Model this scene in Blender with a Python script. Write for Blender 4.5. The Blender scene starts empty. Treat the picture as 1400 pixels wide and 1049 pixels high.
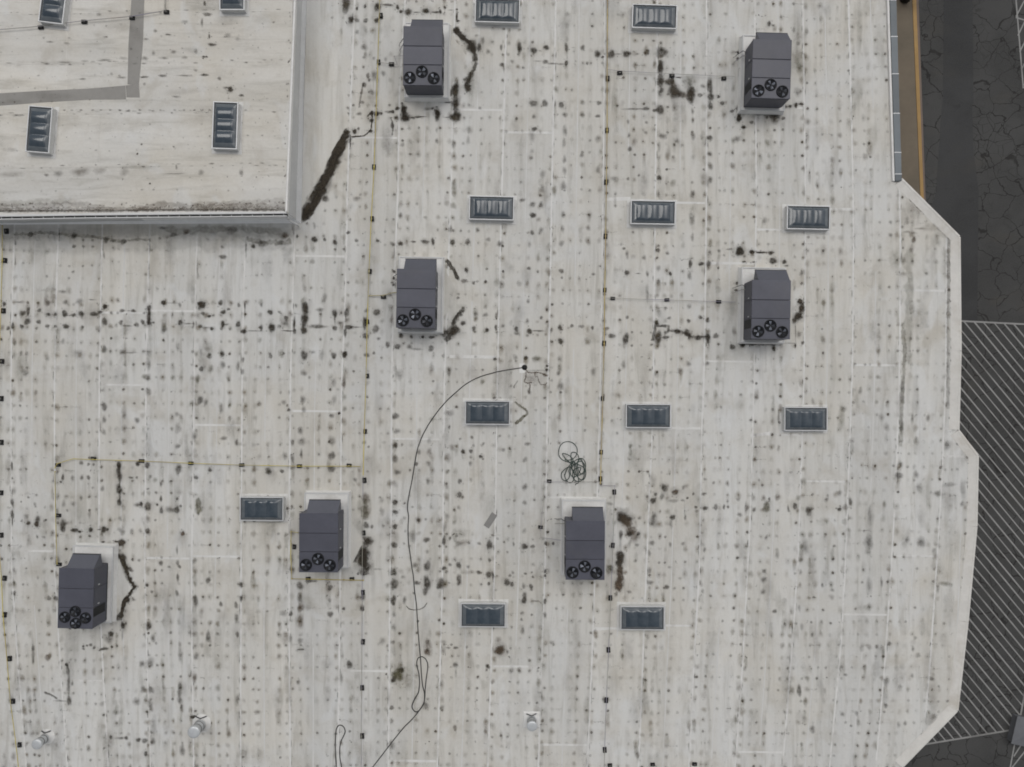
import bpy, math, random
from mathutils import Vector, Matrix

random.seed(7)
R = math.radians
SC = bpy.context.scene
COL = SC.collection

# ------------------------------------------------------------------ camera, sky, sun, exposure
H = 37.0            # camera height over the main roof (m)
PPM = 25.0          # photo pixels per metre on the main roof
GROUND_Z = -7.0
cam_data = bpy.data.cameras.new('camera')
cam_data.sensor_width = 36.0
cam_data.lens = 36.0 * H / (1400.0 / PPM)
cam_data.clip_start = 0.5
cam_data.clip_end = 3000.0
cam = bpy.data.objects.new('camera', cam_data)
COL.objects.link(cam)
cam.location = (0, 0, H)
SC.camera = cam

SUN_EL, SUN_AZ = R(58), R(40)          # azimuth counter-clockwise from +Y (photo top)
world = bpy.data.worlds.new('World')
SC.world = world
world.use_nodes = True
wn = world.node_tree
wn.nodes.clear()
sky = wn.nodes.new('ShaderNodeTexSky')
sky.sky_type = 'NISHITA'
sky.sun_disc = False
sky.sun_elevation = SUN_EL
sky.sun_rotation = SUN_AZ
sky.air_density = 1.0
sky.dust_density = 4.0
hs = wn.nodes.new('ShaderNodeHueSaturation')
hs.inputs['Saturation'].default_value = 0.22
bg = wn.nodes.new('ShaderNodeBackground')
bg.inputs['Strength'].default_value = 0.14
wo = wn.nodes.new('ShaderNodeOutputWorld')
wn.links.new(sky.outputs[0], hs.inputs['Color'])
wn.links.new(hs.outputs[0], bg.inputs['Color'])
wn.links.new(bg.outputs[0], wo.inputs['Surface'])

sun_data = bpy.data.lights.new('sun', 'SUN')
sun_data.energy = 1.05
sun_data.angle = R(30)
sun_data.color = (1.0, 0.97, 0.93)
sun = bpy.data.objects.new('sun', sun_data)
COL.objects.link(sun)
sdir = Vector((-math.sin(SUN_AZ) * math.cos(SUN_EL), math.cos(SUN_AZ) * math.cos(SUN_EL), math.sin(SUN_EL)))
sun.rotation_euler = sdir.to_track_quat('Z', 'Y').to_euler()
sun.location = sdir * 60

SC.view_settings.view_transform = 'Standard'
SC.view_settings.look = 'None'
SC.view_settings.exposure = -0.46
SC.view_settings.gamma = 1.0
SC.view_settings.use_curve_mapping = False
try:
    SC.cycles.transparent_max_bounces = 32
    SC.cycles.max_bounces = 6
    SC.cycles.filter_width = 1.8
except Exception:
    pass

# ------------------------------------------------------------------ measuring: photo pixel -> metres at height z
def W(x, y, z=0.0):
    k = (H - z) / H / PPM
    return Vector(((x - 700.0) * k, (524.5 - y) * k, z))

def P2(x, y, z=0.0):
    v = W(x, y, z)
    return (v.x, v.y)

# ------------------------------------------------------------------ mesh helpers
class MB:
    def __init__(s):
        s.v, s.f, s.sm = [], [], []
    def add(s, verts, faces, smooth=False):
        b = len(s.v)
        s.v += [tuple(p) for p in verts]
        s.f += [tuple(i + b for i in f) for f in faces]
        s.sm += [smooth] * len(faces)
    def box(s, x0, x1, y0, y1, z0, z1, taper=0.0, bev=0.0):
        t = taper
        if bev <= 0:
            vs = [(x0 - t, y0 - t, z0), (x1 + t, y0 - t, z0), (x1 + t, y1 + t, z0), (x0 - t, y1 + t, z0),
                  (x0, y0, z1), (x1, y0, z1), (x1, y1, z1), (x0, y1, z1)]
            s.add(vs, [(3, 2, 1, 0), (4, 5, 6, 7), (0, 1, 5, 4), (1, 2, 6, 5), (2, 3, 7, 6), (3, 0, 4, 7)])
        else:
            b = bev
            vs = [(x0 - t, y0 - t, z0), (x1 + t, y0 - t, z0), (x1 + t, y1 + t, z0), (x0 - t, y1 + t, z0),
                  (x0, y0, z1 - b), (x1, y0, z1 - b), (x1, y1, z1 - b), (x0, y1, z1 - b),
                  (x0 + b, y0 + b, z1), (x1 - b, y0 + b, z1), (x1 - b, y1 - b, z1), (x0 + b, y1 - b, z1)]
            f = [(3, 2, 1, 0), (8, 9, 10, 11)]
            for i in range(4):
                j = (i + 1) % 4
                f.append((i, j, j + 4, i + 4))
                f.append((i + 4, j + 4, j + 8, i + 8))
            s.add(vs, f)
    def prism(s, poly, z0, z1, top=True, bottom=True):
        n = len(poly)
        vs = [(p[0], p[1], z0) for p in poly] + [(p[0], p[1], z1) for p in poly]
        f = [(i, (i + 1) % n, (i + 1) % n + n, i + n) for i in range(n)]
        if top: f.append(tuple(range(n, 2 * n)))
        if bottom: f.append(tuple(range(n - 1, -1, -1)))
        s.add(vs, f)
    def lathe(s, prof, n=20, c=(0, 0), smooth=True):
        vs, f = [], []
        m = len(prof)
        for i in range(n):
            a = 2 * math.pi * i / n
            for r, z in prof:
                vs.append((c[0] + r * math.cos(a), c[1] + r * math.sin(a), z))
        for i in range(n):
            j = (i + 1) % n
            for k in range(m - 1):
                f.append((i * m + k, j * m + k, j * m + k + 1, i * m + k + 1))
        s.add(vs, f, smooth)
    def tube(s, pts, r, n=8, closed=False, cap=True):
        pts = [Vector(p) for p in pts]
        m = len(pts)
        vs, f = [], []
        prev = None
        for i, p in enumerate(pts):
            a = pts[(i - 1) % m] if (closed or i > 0) else p
            b = pts[(i + 1) % m] if (closed or i < m - 1) else p
            t = (b - a)
            t = t.normalized() if t.length > 1e-9 else Vector((1, 0, 0))
            up = Vector((0, 0, 1)) if abs(t.z) < 0.9 else Vector((0, 1, 0))
            u = t.cross(up).normalized()
            w = u.cross(t).normalized()
            for k in range(n):
                ang = 2 * math.pi * k / n
                vs.append(p + (u * math.cos(ang) + w * math.sin(ang)) * r)
        for i in range(m if closed else m - 1):
            j = (i + 1) % m
            for k in range(n):
                l = (k + 1) % n
                f.append((i * n + k, i * n + l, j * n + l, j * n + k))
        if cap and not closed:
            f.append(tuple(range(n)))
            f.append(tuple((m - 1) * n + k for k in range(n - 1, -1, -1)))
        s.add(vs, f, True)
    def mesh(s, name, mat):
        me = bpy.data.meshes.new(name)
        me.from_pydata(s.v, [], s.f)
        me.polygons.foreach_set('use_smooth', s.sm)
        if mat is not None:
            me.materials.append(mat)
        me.update()
        return me
    def build(s, name, mat, parent=None, kind=None):
        return link(name, s.mesh(name, mat), parent, kind)

def link(name, me, parent=None, kind=None, loc=None, rz=0.0):
    o = bpy.data.objects.new(name, me)
    COL.objects.link(o)
    if parent is not None: o.parent = parent
    if kind: o['kind'] = kind
    if loc is not None: o.location = loc
    if rz: o.rotation_euler = (0, 0, rz)
    return o

def thing(name, label, cat, loc=(0, 0, 0), rz=0.0, group=None):
    o = bpy.data.objects.new(name, None)
    o.empty_display_size = 0.3
    COL.objects.link(o)
    o.location = loc
    o.rotation_euler = (0, 0, rz)
    return tag(o, label, cat, group)

def tag(o, label, cat, group=None):
    o['label'] = label
    o['category'] = cat
    if group: o['group'] = group
    return o

def part(o, label):
    o['label'] = label
    return o

def copy_tree(o, parent=None):
    c = o.copy()
    COL.objects.link(c)
    if parent is not None: c.parent = parent
    for ch in list(o.children): copy_tree(ch, c)
    return c

# ------------------------------------------------------------------ materials
def new_mat(name):
    m = bpy.data.materials.new(name)
    m.use_nodes = True
    nt = m.node_tree
    nt.nodes.clear()
    out = nt.nodes.new('ShaderNodeOutputMaterial')
    b = nt.nodes.new('ShaderNodeBsdfPrincipled')
    nt.links.new(b.outputs[0], out.inputs['Surface'])
    return m, nt, b, out

def N(nt, typ, **kw):
    n = nt.nodes.new(typ)
    for k, v in kw.items():
        if k in n.inputs: n.inputs[k].default_value = v
        else: setattr(n, k, v)
    return n

def noise(nt, vec, scale, detail=3.0, rough=0.55, dist=0.0):
    n = nt.nodes.new('ShaderNodeTexNoise')
    n.inputs['Scale'].default_value = scale
    n.inputs['Detail'].default_value = detail
    n.inputs['Roughness'].default_value = rough
    n.inputs['Distortion'].default_value = dist
    nt.links.new(vec, n.inputs['Vector'])
    return n.outputs['Fac']

def mapr(nt, val, a, b, c, d, smooth=False):
    n = nt.nodes.new('ShaderNodeMapRange')
    if smooth: n.interpolation_type = 'SMOOTHSTEP'
    nt.links.new(val, n.inputs['Value'])
    n.inputs['From Min'].default_value = a
    n.inputs['From Max'].default_value = b
    n.inputs['To Min'].default_value = c
    n.inputs['To Max'].default_value = d
    return n.outputs['Result']

def mixc(nt, fac, a, b, mode='MIX'):
    n = nt.nodes.new('ShaderNodeMix')
    n.data_type = 'RGBA'
    n.blend_type = mode
    for sock, v in ((n.inputs[0], fac), (n.inputs[6], a), (n.inputs[7], b)):
        if hasattr(v, 'is_linked'): nt.links.new(v, sock)
        elif isinstance(v, (int, float)): sock.default_value = v
        else: sock.default_value = (v[0], v[1], v[2], 1.0)
    return n.outputs[2]

def mathn(nt, op, a, b=0.0, clamp=False):
    n = nt.nodes.new('ShaderNodeMath')
    n.operation = op
    n.use_clamp = clamp
    for sock, v in ((n.inputs[0], a), (n.inputs[1], b)):
        if hasattr(v, 'is_linked'): nt.links.new(v, sock)
        else: sock.default_value = v
    return n.outputs[0]

def pos(nt, scale=(1, 1, 1), rot=(0, 0, 0), obj=False):
    if obj:
        g = nt.nodes.new('ShaderNodeTexCoord').outputs['Object']
    else:
        g = nt.nodes.new('ShaderNodeNewGeometry').outputs['Position']
    m = nt.nodes.new('ShaderNodeMapping')
    m.inputs['Scale'].default_value = scale
    m.inputs['Rotation'].default_value = rot
    nt.links.new(g, m.inputs['Vector'])
    return m.outputs[0]

def bump(nt, b, height, strength, dist):
    n = nt.nodes.new('ShaderNodeBump')
    n.inputs['Strength'].default_value = strength
    n.inputs['Distance'].default_value = dist
    nt.links.new(height, n.inputs['Height'])
    nt.links.new(n.outputs[0], b.inputs['Normal'])

def membrane_mat(name, base=(0.578, 0.571, 0.543), stretch=(1, 1, 1), rnd=0.05):
    m, nt, b, out = new_mat(name)
    p = pos(nt)
    ps = pos(nt, stretch)
    big = noise(nt, p, 0.13, 4, 0.6, 0.6)
    c = mixc(nt, mapr(nt, big, 0.36, 0.62, 0, 1, True), [v * f for v, f in zip(base, (0.97, 0.945, 0.90))],
             [v * f for v, f in zip(base, (1.0, 1.015, 1.04))])
    st = noise(nt, ps, 0.9, 4, 0.6, 0.2)                 # drawn-out wash marks
    c = mixc(nt, mapr(nt, st, 0.35, 0.72, 0.0, 0.6, True), c, [v * 1.10 for v in base])
    bd = noise(nt, pos(nt, [v * 0.55 if v > 1 else v * 0.35 for v in stretch[:2]] + [1]), 0.9, 3, 0.5)
    c = mixc(nt, mapr(nt, bd, 0.38, 0.66, 0.0, 0.32, True), c, [v * f for v, f in zip(base, (0.78, 0.77, 0.74))])
    gr = noise(nt, ps, 1.7, 6, 0.68, 0.5)
    c = mixc(nt, mapr(nt, gr, 0.47, 0.74, 0.0, 0.40, True), c, (0.27, 0.255, 0.215))
    mid = noise(nt, p, 0.55, 5, 0.62, 0.4)
    c = mixc(nt, mapr(nt, mid, 0.49, 0.74, 0.0, 0.38, True), c, (0.36, 0.325, 0.265))
    pale = noise(nt, pos(nt, (1.3, 0.8, 1)), 0.42, 3, 0.5, 0.9)
    c = mixc(nt, mapr(nt, pale, 0.60, 0.70, 0.0, 0.30, True), c, (0.64, 0.655, 0.66))
    fine = noise(nt, p, 9.0, 5, 0.7)
    c = mixc(nt, 1.0, c, mixc(nt, mapr(nt, fine, 0.3, 0.7, 0, 1), (0.95, 0.948, 0.945), (1.03, 1.03, 1.03)), 'MULTIPLY')
    oi = nt.nodes.new('ShaderNodeObjectInfo')
    v = mapr(nt, oi.outputs['Random'], 0, 1, 1 - rnd, 1 + rnd)
    comb = nt.nodes.new('ShaderNodeCombineColor')
    for i in range(3): nt.links.new(v, comb.inputs[i])
    c = mixc(nt, 1.0, c, comb.outputs[0], 'MULTIPLY')
    nt.links.new(c, b.inputs['Base Color'])
    b.inputs['Roughness'].default_value = 0.62
    b.inputs['Specular IOR Level'].default_value = 0.3
    bump(nt, b, noise(nt, p, 2.2, 5, 0.6), 0.35, 0.03)
    return m

def paint_mat(name, col, rough=0.5, metal=0.0, var=0.12, scale=3.0, dirt=0.0, dirtcol=(0.1, 0.085, 0.06), spec=0.4, obj=False, rnd=0.0):
    m, nt, b, out = new_mat(name)
    p = pos(nt, obj=obj)
    n1 = noise(nt, p, scale, 5, 0.6)
    c = mixc(nt, mapr(nt, n1, 0.3, 0.7, 0, 1), [v * (1 - var) for v in col], [min(1, v * (1 + var)) for v in col])
    n2 = noise(nt, p, scale * 6, 4, 0.7)
    c = mixc(nt, mapr(nt, n2, 0.35, 0.65, 0, 0.25), c, [v * 0.72 for v in col])
    if dirt > 0:
        n3 = noise(nt, p, scale * 0.6, 5, 0.65, 0.4)
        c = mixc(nt, mapr(nt, n3, 0.48, 0.72, 0, dirt, True), c, dirtcol)
    if rnd > 0:
        oi = nt.nodes.new('ShaderNodeObjectInfo')
        v = mapr(nt, oi.outputs['Random'], 0, 1, 1 - rnd, 1 + rnd)
        comb = nt.nodes.new('ShaderNodeCombineColor')
        for i in range(3): nt.links.new(v, comb.inputs[i])
        c = mixc(nt, 1.0, c, comb.outputs[0], 'MULTIPLY')
    nt.links.new(c, b.inputs['Base Color'])
    b.inputs['Roughness'].default_value = rough
    b.inputs['Metallic'].default_value = metal
    b.inputs['Specular IOR Level'].default_value = spec
    bump(nt, b, n2, 0.15, 0.005)
    return m

def stain_mat(name):
    m, nt, b, out = new_mat(name)
    at = nt.nodes.new('ShaderNodeAttribute')
    at.attribute_name = 'stain'
    p = pos(nt)
    n1 = noise(nt, p, 5.0, 5, 0.7, 0.3)
    n2 = noise(nt, p, 1.8, 4, 0.6, 0.4)
    k = mathn(nt, 'MULTIPLY', mapr(nt, n1, 0.34, 0.62, 0.5, 1.12), mapr(nt, n2, 0.3, 0.7, 0.75, 1.15))
    # denser grime resists break-up, thin grime is patchy
    a = at.outputs['Alpha']
    k = mathn(nt, 'ADD', k, mathn(nt, 'MULTIPLY', a, 0.22))
    fac = mathn(nt, 'MINIMUM', mathn(nt, 'MULTIPLY', a, k, True), 0.96)
    c = mixc(nt, mapr(nt, n1, 0.3, 0.7, 0, 1), at.outputs['Color'],
             mixc(nt, 1.0, at.outputs['Color'], (1.25, 1.22, 1.15), 'MULTIPLY'))
    nt.links.new(c, b.inputs['Base Color'])
    b.inputs['Roughness'].default_value = 0.9
    b.inputs['Specular IOR Level'].default_value = 0.1
    tr = nt.nodes.new('ShaderNodeBsdfTransparent')
    mx = nt.nodes.new('ShaderNodeMixShader')
    nt.links.new(fac, mx.inputs[0])
    nt.links.new(tr.outputs[0], mx.inputs[1])
    nt.links.new(b.outputs[0], mx.inputs[2])
    nt.links.new(mx.outputs[0], out.inputs['Surface'])
    return m

def asphalt_mat(name, base, cracks=True):
    m, nt, b, out = new_mat(name)
    p = pos(nt)
    n1 = noise(nt, p, 0.22, 5, 0.6, 0.4)
    c = mixc(nt, mapr(nt, n1, 0.35, 0.65, 0, 1, True), [v * 0.82 for v in base], [v * 1.2 for v in base])
    n2 = noise(nt, p, 14.0, 4, 0.8)
    c = mixc(nt, mapr(nt, n2, 0.35, 0.68, 0.0, 0.5), c, [v * 1.75 for v in base])
    n3 = noise(nt, p, 1.3, 5, 0.65, 0.5)
    c = mixc(nt, mapr(nt, n3, 0.55, 0.75, 0, 0.35, True), c, [v * 0.6 for v in base])
    n4 = noise(nt, pos(nt, (0.5, 1.0, 1)), 0.45, 4, 0.6)
    c = mixc(nt, mapr(nt, n4, 0.55, 0.72, 0, 0.35, True), c, (base[0] * 1.5, base[1] * 1.38, base[2] * 1.2))
    h = n2
    if cracks:
        def crack(scale, wid, amp, seed):
            w = nt.nodes.new('ShaderNodeVectorMath'); w.operation = 'MULTIPLY_ADD'
            nz = nt.nodes.new('ShaderNodeTexNoise')
            nz.inputs['Scale'].default_value = 0.8
            nz.inputs['Detail'].default_value = 4
            nt.links.new(p, nz.inputs['Vector'])
            nt.links.new(nz.outputs['Color'], w.inputs[0])
            w.inputs[1].default_value = (amp, amp, 0)
            nt.links.new(p, w.inputs[2])
            fl = nt.nodes.new('ShaderNodeVectorMath'); fl.operation = 'MULTIPLY'
            nt.links.new(w.outputs[0], fl.inputs[0]); fl.inputs[1].default_value = (1, 1, 0)
            v = nt.nodes.new('ShaderNodeTexVoronoi')
            v.feature = 'DISTANCE_TO_EDGE'
            v.inputs['Scale'].default_value = scale
            nt.links.new(fl.outputs[0], v.inputs['Vector'])
            gate = noise(nt, p, 0.35, 3, 0.6)
            line = mapr(nt, v.outputs['Distance'], wid * 0.35, wid, 1, 0, True)
            return mathn(nt, 'MULTIPLY', line, mapr(nt, gate, 0.28, 0.46, 0.3, 1, True))
        c1 = crack(0.72, 0.024, 1.6, 0)
        c2 = crack(1.4, 0.024, 0.8, 1)
        c2 = mathn(nt, 'MULTIPLY', c2, mapr(nt, noise(nt, p, 0.18, 3, 0.6), 0.5, 0.6, 0, 0.7, True))
        cc = mathn(nt, 'MAXIMUM', c1, c2)
        c = mixc(nt, mathn(nt, 'MULTIPLY', cc, 0.72), c, (0.013, 0.012, 0.011))
    nt.links.new(c, b.inputs['Base Color'])
    b.inputs['Roughness'].default_value = 0.88
    b.inputs['Specular IOR Level'].default_value = 0.25
    bump(nt, b, h, 0.4, 0.01)
    return m

def dome_mat(name, ca, cb):
    m, nt, b, out = new_mat(name)
    p = pos(nt)
    n1 = noise(nt, p, 3.0, 4, 0.6)
    c = mixc(nt, mapr(nt, n1, 0.3, 0.7, 0, 1), ca, cb)
    nt.links.new(c, b.inputs['Base Color'])
    nt.links.new(mapr(nt, noise(nt, p, 8.0, 3), 0.3, 0.7, 0.10, 0.20), b.inputs['Roughness'])
    b.inputs['IOR'].default_value = 1.49
    b.inputs['Specular IOR Level'].default_value = 0.8
    return m

def yellow_pipe_mat(name, col, rust=0.5):
    m, nt, b, out = new_mat(name)
    p = pos(nt)
    n1 = noise(nt, p, 0.6, 4, 0.6)
    c = mixc(nt, mapr(nt, n1, 0.42, 0.62, 0, 1, True), col, [col[0] * 0.75, col[1] * 0.72, col[2] * 1.1])
    n2 = noise(nt, p, 0.9, 5, 0.7, 0.3)
    c = mixc(nt, mapr(nt, n2, 0.5, 0.62, 0, rust, True), c, (0.17, 0.12, 0.07))
    n3 = noise(nt, p, 0.33, 3, 0.5)
    c = mixc(nt, mapr(nt, n3, 0.52, 0.62, 0, 0.55, True), c, (0.36, 0.35, 0.30))
    nt.links.new(c, b.inputs['Base Color'])
    b.inputs['Roughness'].default_value = 0.55
    return m

M = {}
M['membrane'] = membrane_mat('roof_membrane', stretch=(1.6, 0.16, 1))
M['membrane_upper'] = membrane_mat('upper_roof_membrane', base=(0.600, 0.584, 0.545), stretch=(0.2, 1.5, 1))
M['seam'] = paint_mat('seam_strip', (0.66, 0.655, 0.635), 0.6, var=0.05, scale=1.2, dirt=0.6, dirtcol=(0.40, 0.385, 0.35))
M['lap'] = paint_mat('lap_line', (0.60, 0.598, 0.582), 0.6, var=0.05, scale=0.9, dirt=0.9, dirtcol=(0.50, 0.49, 0.46))
M['flash'] = paint_mat('white_flashing', (0.72, 0.715, 0.695), 0.55, var=0.05, scale=1.5, dirt=0.35, dirtcol=(0.40, 0.38, 0.34))
M['edge'] = paint_mat('edge_flashing', (0.625, 0.61, 0.575), 0.55, var=0.07, scale=0.8, dirt=0.6, dirtcol=(0.42, 0.38, 0.32))
M['wall_membrane'] = paint_mat('wall_membrane', (0.56, 0.565, 0.56), 0.6, var=0.06, scale=0.7, dirt=0.3, dirtcol=(0.42, 0.40, 0.37))
M['wall_white'] = paint_mat('white_wall_panel', (0.86, 0.86, 0.85), 0.55, var=0.02, scale=0.7, dirt=0.2, dirtcol=(0.6, 0.59, 0.57))
M['wall'] = paint_mat('wall_render', (0.42, 0.37, 0.31), 0.85, var=0.1, scale=0.6, dirt=0.3, dirtcol=(0.25, 0.22, 0.18))
M['coping'] = paint_mat('grey_coping', (0.125, 0.142, 0.155), 0.45, metal=0.2, var=0.08, scale=0.5, rnd=0.16)
M['walkway'] = paint_mat('grey_walkway', (0.285, 0.276, 0.258), 0.85, var=0.07, scale=0.6, dirt=0.3, dirtcol=(0.19, 0.18, 0.165))
M['gutter'] = paint_mat('gutter_metal', (0.60, 0.605, 0.60), 0.45, var=0.05, scale=1.0)
M['gutter_dark'] = paint_mat('gutter_trough', (0.045, 0.045, 0.042), 0.8, var=0.3, scale=1.5)
M['unit'] = paint_mat('unit_grey_paint', (0.077, 0.080, 0.098), 0.5, var=0.07, scale=0.8, dirt=0.18, dirtcol=(0.105, 0.103, 0.10), obj=True, rnd=0.07)
M['unit_top'] = paint_mat('unit_top_paint', (0.079, 0.0815, 0.103), 0.42, var=0.13, scale=0.7, dirt=0.22, dirtcol=(0.102, 0.101, 0.102), rnd=0.08)
M['hood'] = paint_mat('hood_paint', (0.094, 0.098, 0.118), 0.48, var=0.06, scale=0.8, rnd=0.05)
M['unit_dark'] = paint_mat('unit_base_dark', (0.05, 0.052, 0.055), 0.7, var=0.15, scale=2)
M['coil'] = paint_mat('coil_black', (0.012, 0.013, 0.013), 0.6, var=0.3, scale=6)
M['fan_dark'] = paint_mat('fan_well', (0.005, 0.006, 0.008), 0.5, var=0.3, scale=4)
M['fan_blade'] = paint_mat('fan_blade_metal', (0.17, 0.185, 0.22), 0.3, metal=0.3, var=0.25, scale=3, rnd=0.95)
M['fan_wire'] = paint_mat('fan_guard_wire', (0.02, 0.021, 0.026), 0.4, var=0.1)
M['latch'] = paint_mat('latch_metal', (0.6, 0.6, 0.6), 0.35, metal=0.4, var=0.1)
M['frame'] = paint_mat('skylight_frame', (0.60, 0.61, 0.615), 0.42, metal=0.25, var=0.06, scale=2)
M['skycurb'] = paint_mat('skylight_curb', (0.56, 0.56, 0.545), 0.6, var=0.06, scale=2, dirt=0.3, dirtcol=(0.33, 0.32, 0.29))
M['dome'] = dome_mat('smoked_acrylic', (0.030, 0.045, 0.060), (0.054, 0.070, 0.086))
M['skirt'] = dome_mat('clear_acrylic_rim', (0.080, 0.095, 0.106), (0.125, 0.138, 0.148))
M['gas'] = yellow_pipe_mat('yellow_gas_pipe', (0.56, 0.47, 0.10), 0.25)
M['gas_rust'] = yellow_pipe_mat('rusted_yellow_pipe', (0.46, 0.36, 0.12), 0.6)
M['pipe_grey'] = yellow_pipe_mat('grey_pipe', (0.33, 0.32, 0.28), 0.45)
M['rubber'] = paint_mat('black_rubber', (0.012, 0.012, 0.012), 0.8, var=0.3, scale=8)
M['strut'] = paint_mat('strut_steel', (0.16, 0.155, 0.14), 0.5, metal=0.4, var=0.1)
M['cable'] = paint_mat('black_cable', (0.035, 0.036, 0.034), 0.6, var=0.2, scale=3)
M['hose'] = paint_mat('green_hose', (0.040, 0.062, 0.052), 0.5, var=0.3, scale=6)
M['vent'] = paint_mat('vent_galvanised', (0.50, 0.515, 0.525), 0.38, metal=0.35, var=0.1, scale=3)
M['vent_cap'] = paint_mat('vent_cap', (0.56, 0.58, 0.59), 0.35, metal=0.3, var=0.08, scale=3)
M['board'] = paint_mat('grey_board', (0.235, 0.23, 0.22), 0.8, var=0.12, scale=4)
M['debris'] = paint_mat('stained_sealant', (0.16, 0.13, 0.11), 0.8, var=0.3, scale=5)
M['stain'] = stain_mat('dirt_and_shade_stain')
M['asphalt'] = asphalt_mat('cracked_asphalt', (0.049, 0.049, 0.048))
M['asphalt_new'] = asphalt_mat('smooth_asphalt_patch', (0.040, 0.0405, 0.041), cracks=False)
M['pave'] = paint_mat('brown_pavement', (0.155, 0.128, 0.095), 0.85, var=0.12, scale=0.35, dirt=0.4, dirtcol=(0.085, 0.08, 0.06))
M['kerb'] = paint_mat('yellow_kerb_paint', (0.33, 0.205, 0.072), 0.65, var=0.12, scale=0.6, dirt=0.7, dirtcol=(0.24, 0.17, 0.08))
M['kerb_side'] = paint_mat('bare_kerb', (0.16, 0.125, 0.105), 0.85, var=0.12, scale=0.8)
M['paint'] = paint_mat('worn_road_paint', (0.26, 0.259, 0.252), 0.7, var=0.16, scale=0.7, dirt=0.85, dirtcol=(0.12, 0.118, 0.112))
M['block_grey'] = paint_mat('grey_enclosure', (0.13, 0.135, 0.145), 0.6, var=0.1, scale=0.8)
M['bin'] = paint_mat('black_bin', (0.012, 0.013, 0.012), 0.5, var=0.2)
M['red'] = paint_mat('dark_red_lid', (0.16, 0.015, 0.025), 0.45, var=0.2)

# ------------------------------------------------------------------ ground, paving, painted lines
def gb(mb, poly, z0, z1):
    """extruded polygon given in photo pixels at ground depth; z0/z1 are heights over the ground"""
    mb.prism([P2(x, y, GROUND_Z) for x, y in poly], GROUND_Z + z0, GROUND_Z + z1)

g = MB()
g.add([(-700, -700, GROUND_Z), (700, -700, GROUND_Z), (700, 700, GROUND_Z), (-700, 700, GROUND_Z)], [(0, 1, 2, 3)])
ground = g.build('asphalt_ground', M['asphalt'], kind='structure')

for poly in ([(1292, -160), (1328, -160), (1331, 142), (1289, 142)],
             [(1288, 142.3), (1329, 142.3), (1331, 205), (1338, 262), (1336, 441), (1270, 441), (1268, 300), (1280, 262)]):
    mb = MB()
    gb(mb, poly, 0.001, 0.004)
    mb.build('asphalt_patch', M['asphalt_new'], ground)

mb = MB(); gb(mb, [(1150, -160), (1242.4, -160), (1245.4, 0), (1256.1, 262), (1260.1, 330), (1150, 330)], 0.0, 0.13)
pave = mb.build('brown_pavement', M['pave'], kind='structure')
mb = MB()
gb(mb, [(1242.6, -160), (1247.6, -160), (1250.8, 0), (1260.8, 262), (1263.4, 330), (1260.3, 330), (1256.3, 262), (1245.6, 0)], 0.0, 0.15)
kerb = mb.build('kerb', M['kerb'], kind='structure')
mb = MB()
gb(mb, [(1247.8, -160), (1251.5, -160), (1254.2, 0), (1263.6, 262), (1266, 330), (1263.6, 330), (1261, 262), (1251.0, 0)], 0.0, 0.12)
mb.build('kerb_face', M['kerb_side'], kerb)

def stripe(a, b, w=0.10, z=0.008):
    p, q = Vector(P2(a[0], a[1], GROUND_Z)), Vector(P2(b[0], b[1], GROUND_Z))
    d = (q - p).normalized(); n = Vector((-d.y, d.x)) * w * 0.5
    mb = MB()
    mb.prism([p - n, q - n, q + n, p + n], GROUND_Z + z - 0.003, GROUND_Z + z)
    return mb.build('painted_stripe', M['paint'], ground)

# hatched no-parking bay
TOP = lambda x: 439.0 + (x - 1312) * 0.05
BOT = lambda x: 1018.0 - (x - 1263) * 0.166
XR = 1560.0
def rightx(y):
    return 1391.0 + (1000 - y) * 0.19 if y > 900 else 1410 + (900 - y) * 0.3
stripe((1290, TOP(1290)), (XR, TOP(XR)), 0.11, 0.012)
stripe((1245, BOT(1245)), (1390, BOT(1390)), 0.11, 0.012)
stripe((1391, 1000), (1410, 900), 0.11, 0.012)
stripe((1410, 900), (1560, 400 + 52), 0.11, 0.012)
SL = 1.21
k = 0
for i in range(-46, 17):
    x0 = 1317.5 + i * 13.7           # where the line meets the upper border
    jit = 0.6 * math.sin(i * 2.3)
    # start
    xs, ys = x0 + jit, TOP(x0)
    if xs < 1180:
        ys += (1180 - xs) * SL; xs = 1180
    if ys > 1100: continue
    # end: walk until it meets the lower or right border
    xe, ye = xs, ys
    while ye < BOT(xe) and xe < rightx(ye):
        xe += 0.5; ye += 0.5 * SL
    if xe - xs < 8 or xe < 1235: continue
    # skip what lies wholly under the roof
    stripe((xs, ys), (xe - 0.6, ye - 0.6 * SL), 0.085 + 0.012 * math.sin(i * 1.7), 0.0075 + 0.0002 * (i % 3))

# parking bay lines at the upper right, and lines below the grey enclosure
for a, b in (((1384, -60), (1399, 121)), ((1388.5, 24), (1400, 27.5)), ((1389, 23), (1403, -4)), ((1391.5, 49), (1408, 15)),
             ((1394, 71), (1412, 36)), ((1397, 94), (1416, 58)), ((1400, 117), (1420, 80)), ((1388, 1012), (1379, 1060)),
             ((1386, 1034), (1400, 1012)), ((1383, 1050), (1410, 1016))):
    stripe(a, b, 0.09, 0.0095 + 0.0004 * k)
    k += 1

# ------------------------------------------------------------------ the building
bld = thing('commercial_building', 'long white flat-roofed building with a raised roof corner and stained seams', 'building')

EDGE = [(1224, -140), (1224.5, 0), (1232, 245), (1311, 324), (1312.5, 480), (1309.5, 588), (1336, 623), (1334, 720), (1322, 850), (1308, 971), (1232, 1049), (1150, 1132)]
outline = [P2(*p) for p in EDGE] + [P2(1150, 1180), P2(-140, 1180), P2(-140, -140)]
mb = MB(); mb.prism(outline, -0.55, -0.012)
main_roof = mb.build('main_roof', M['flash'], bld)
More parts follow.
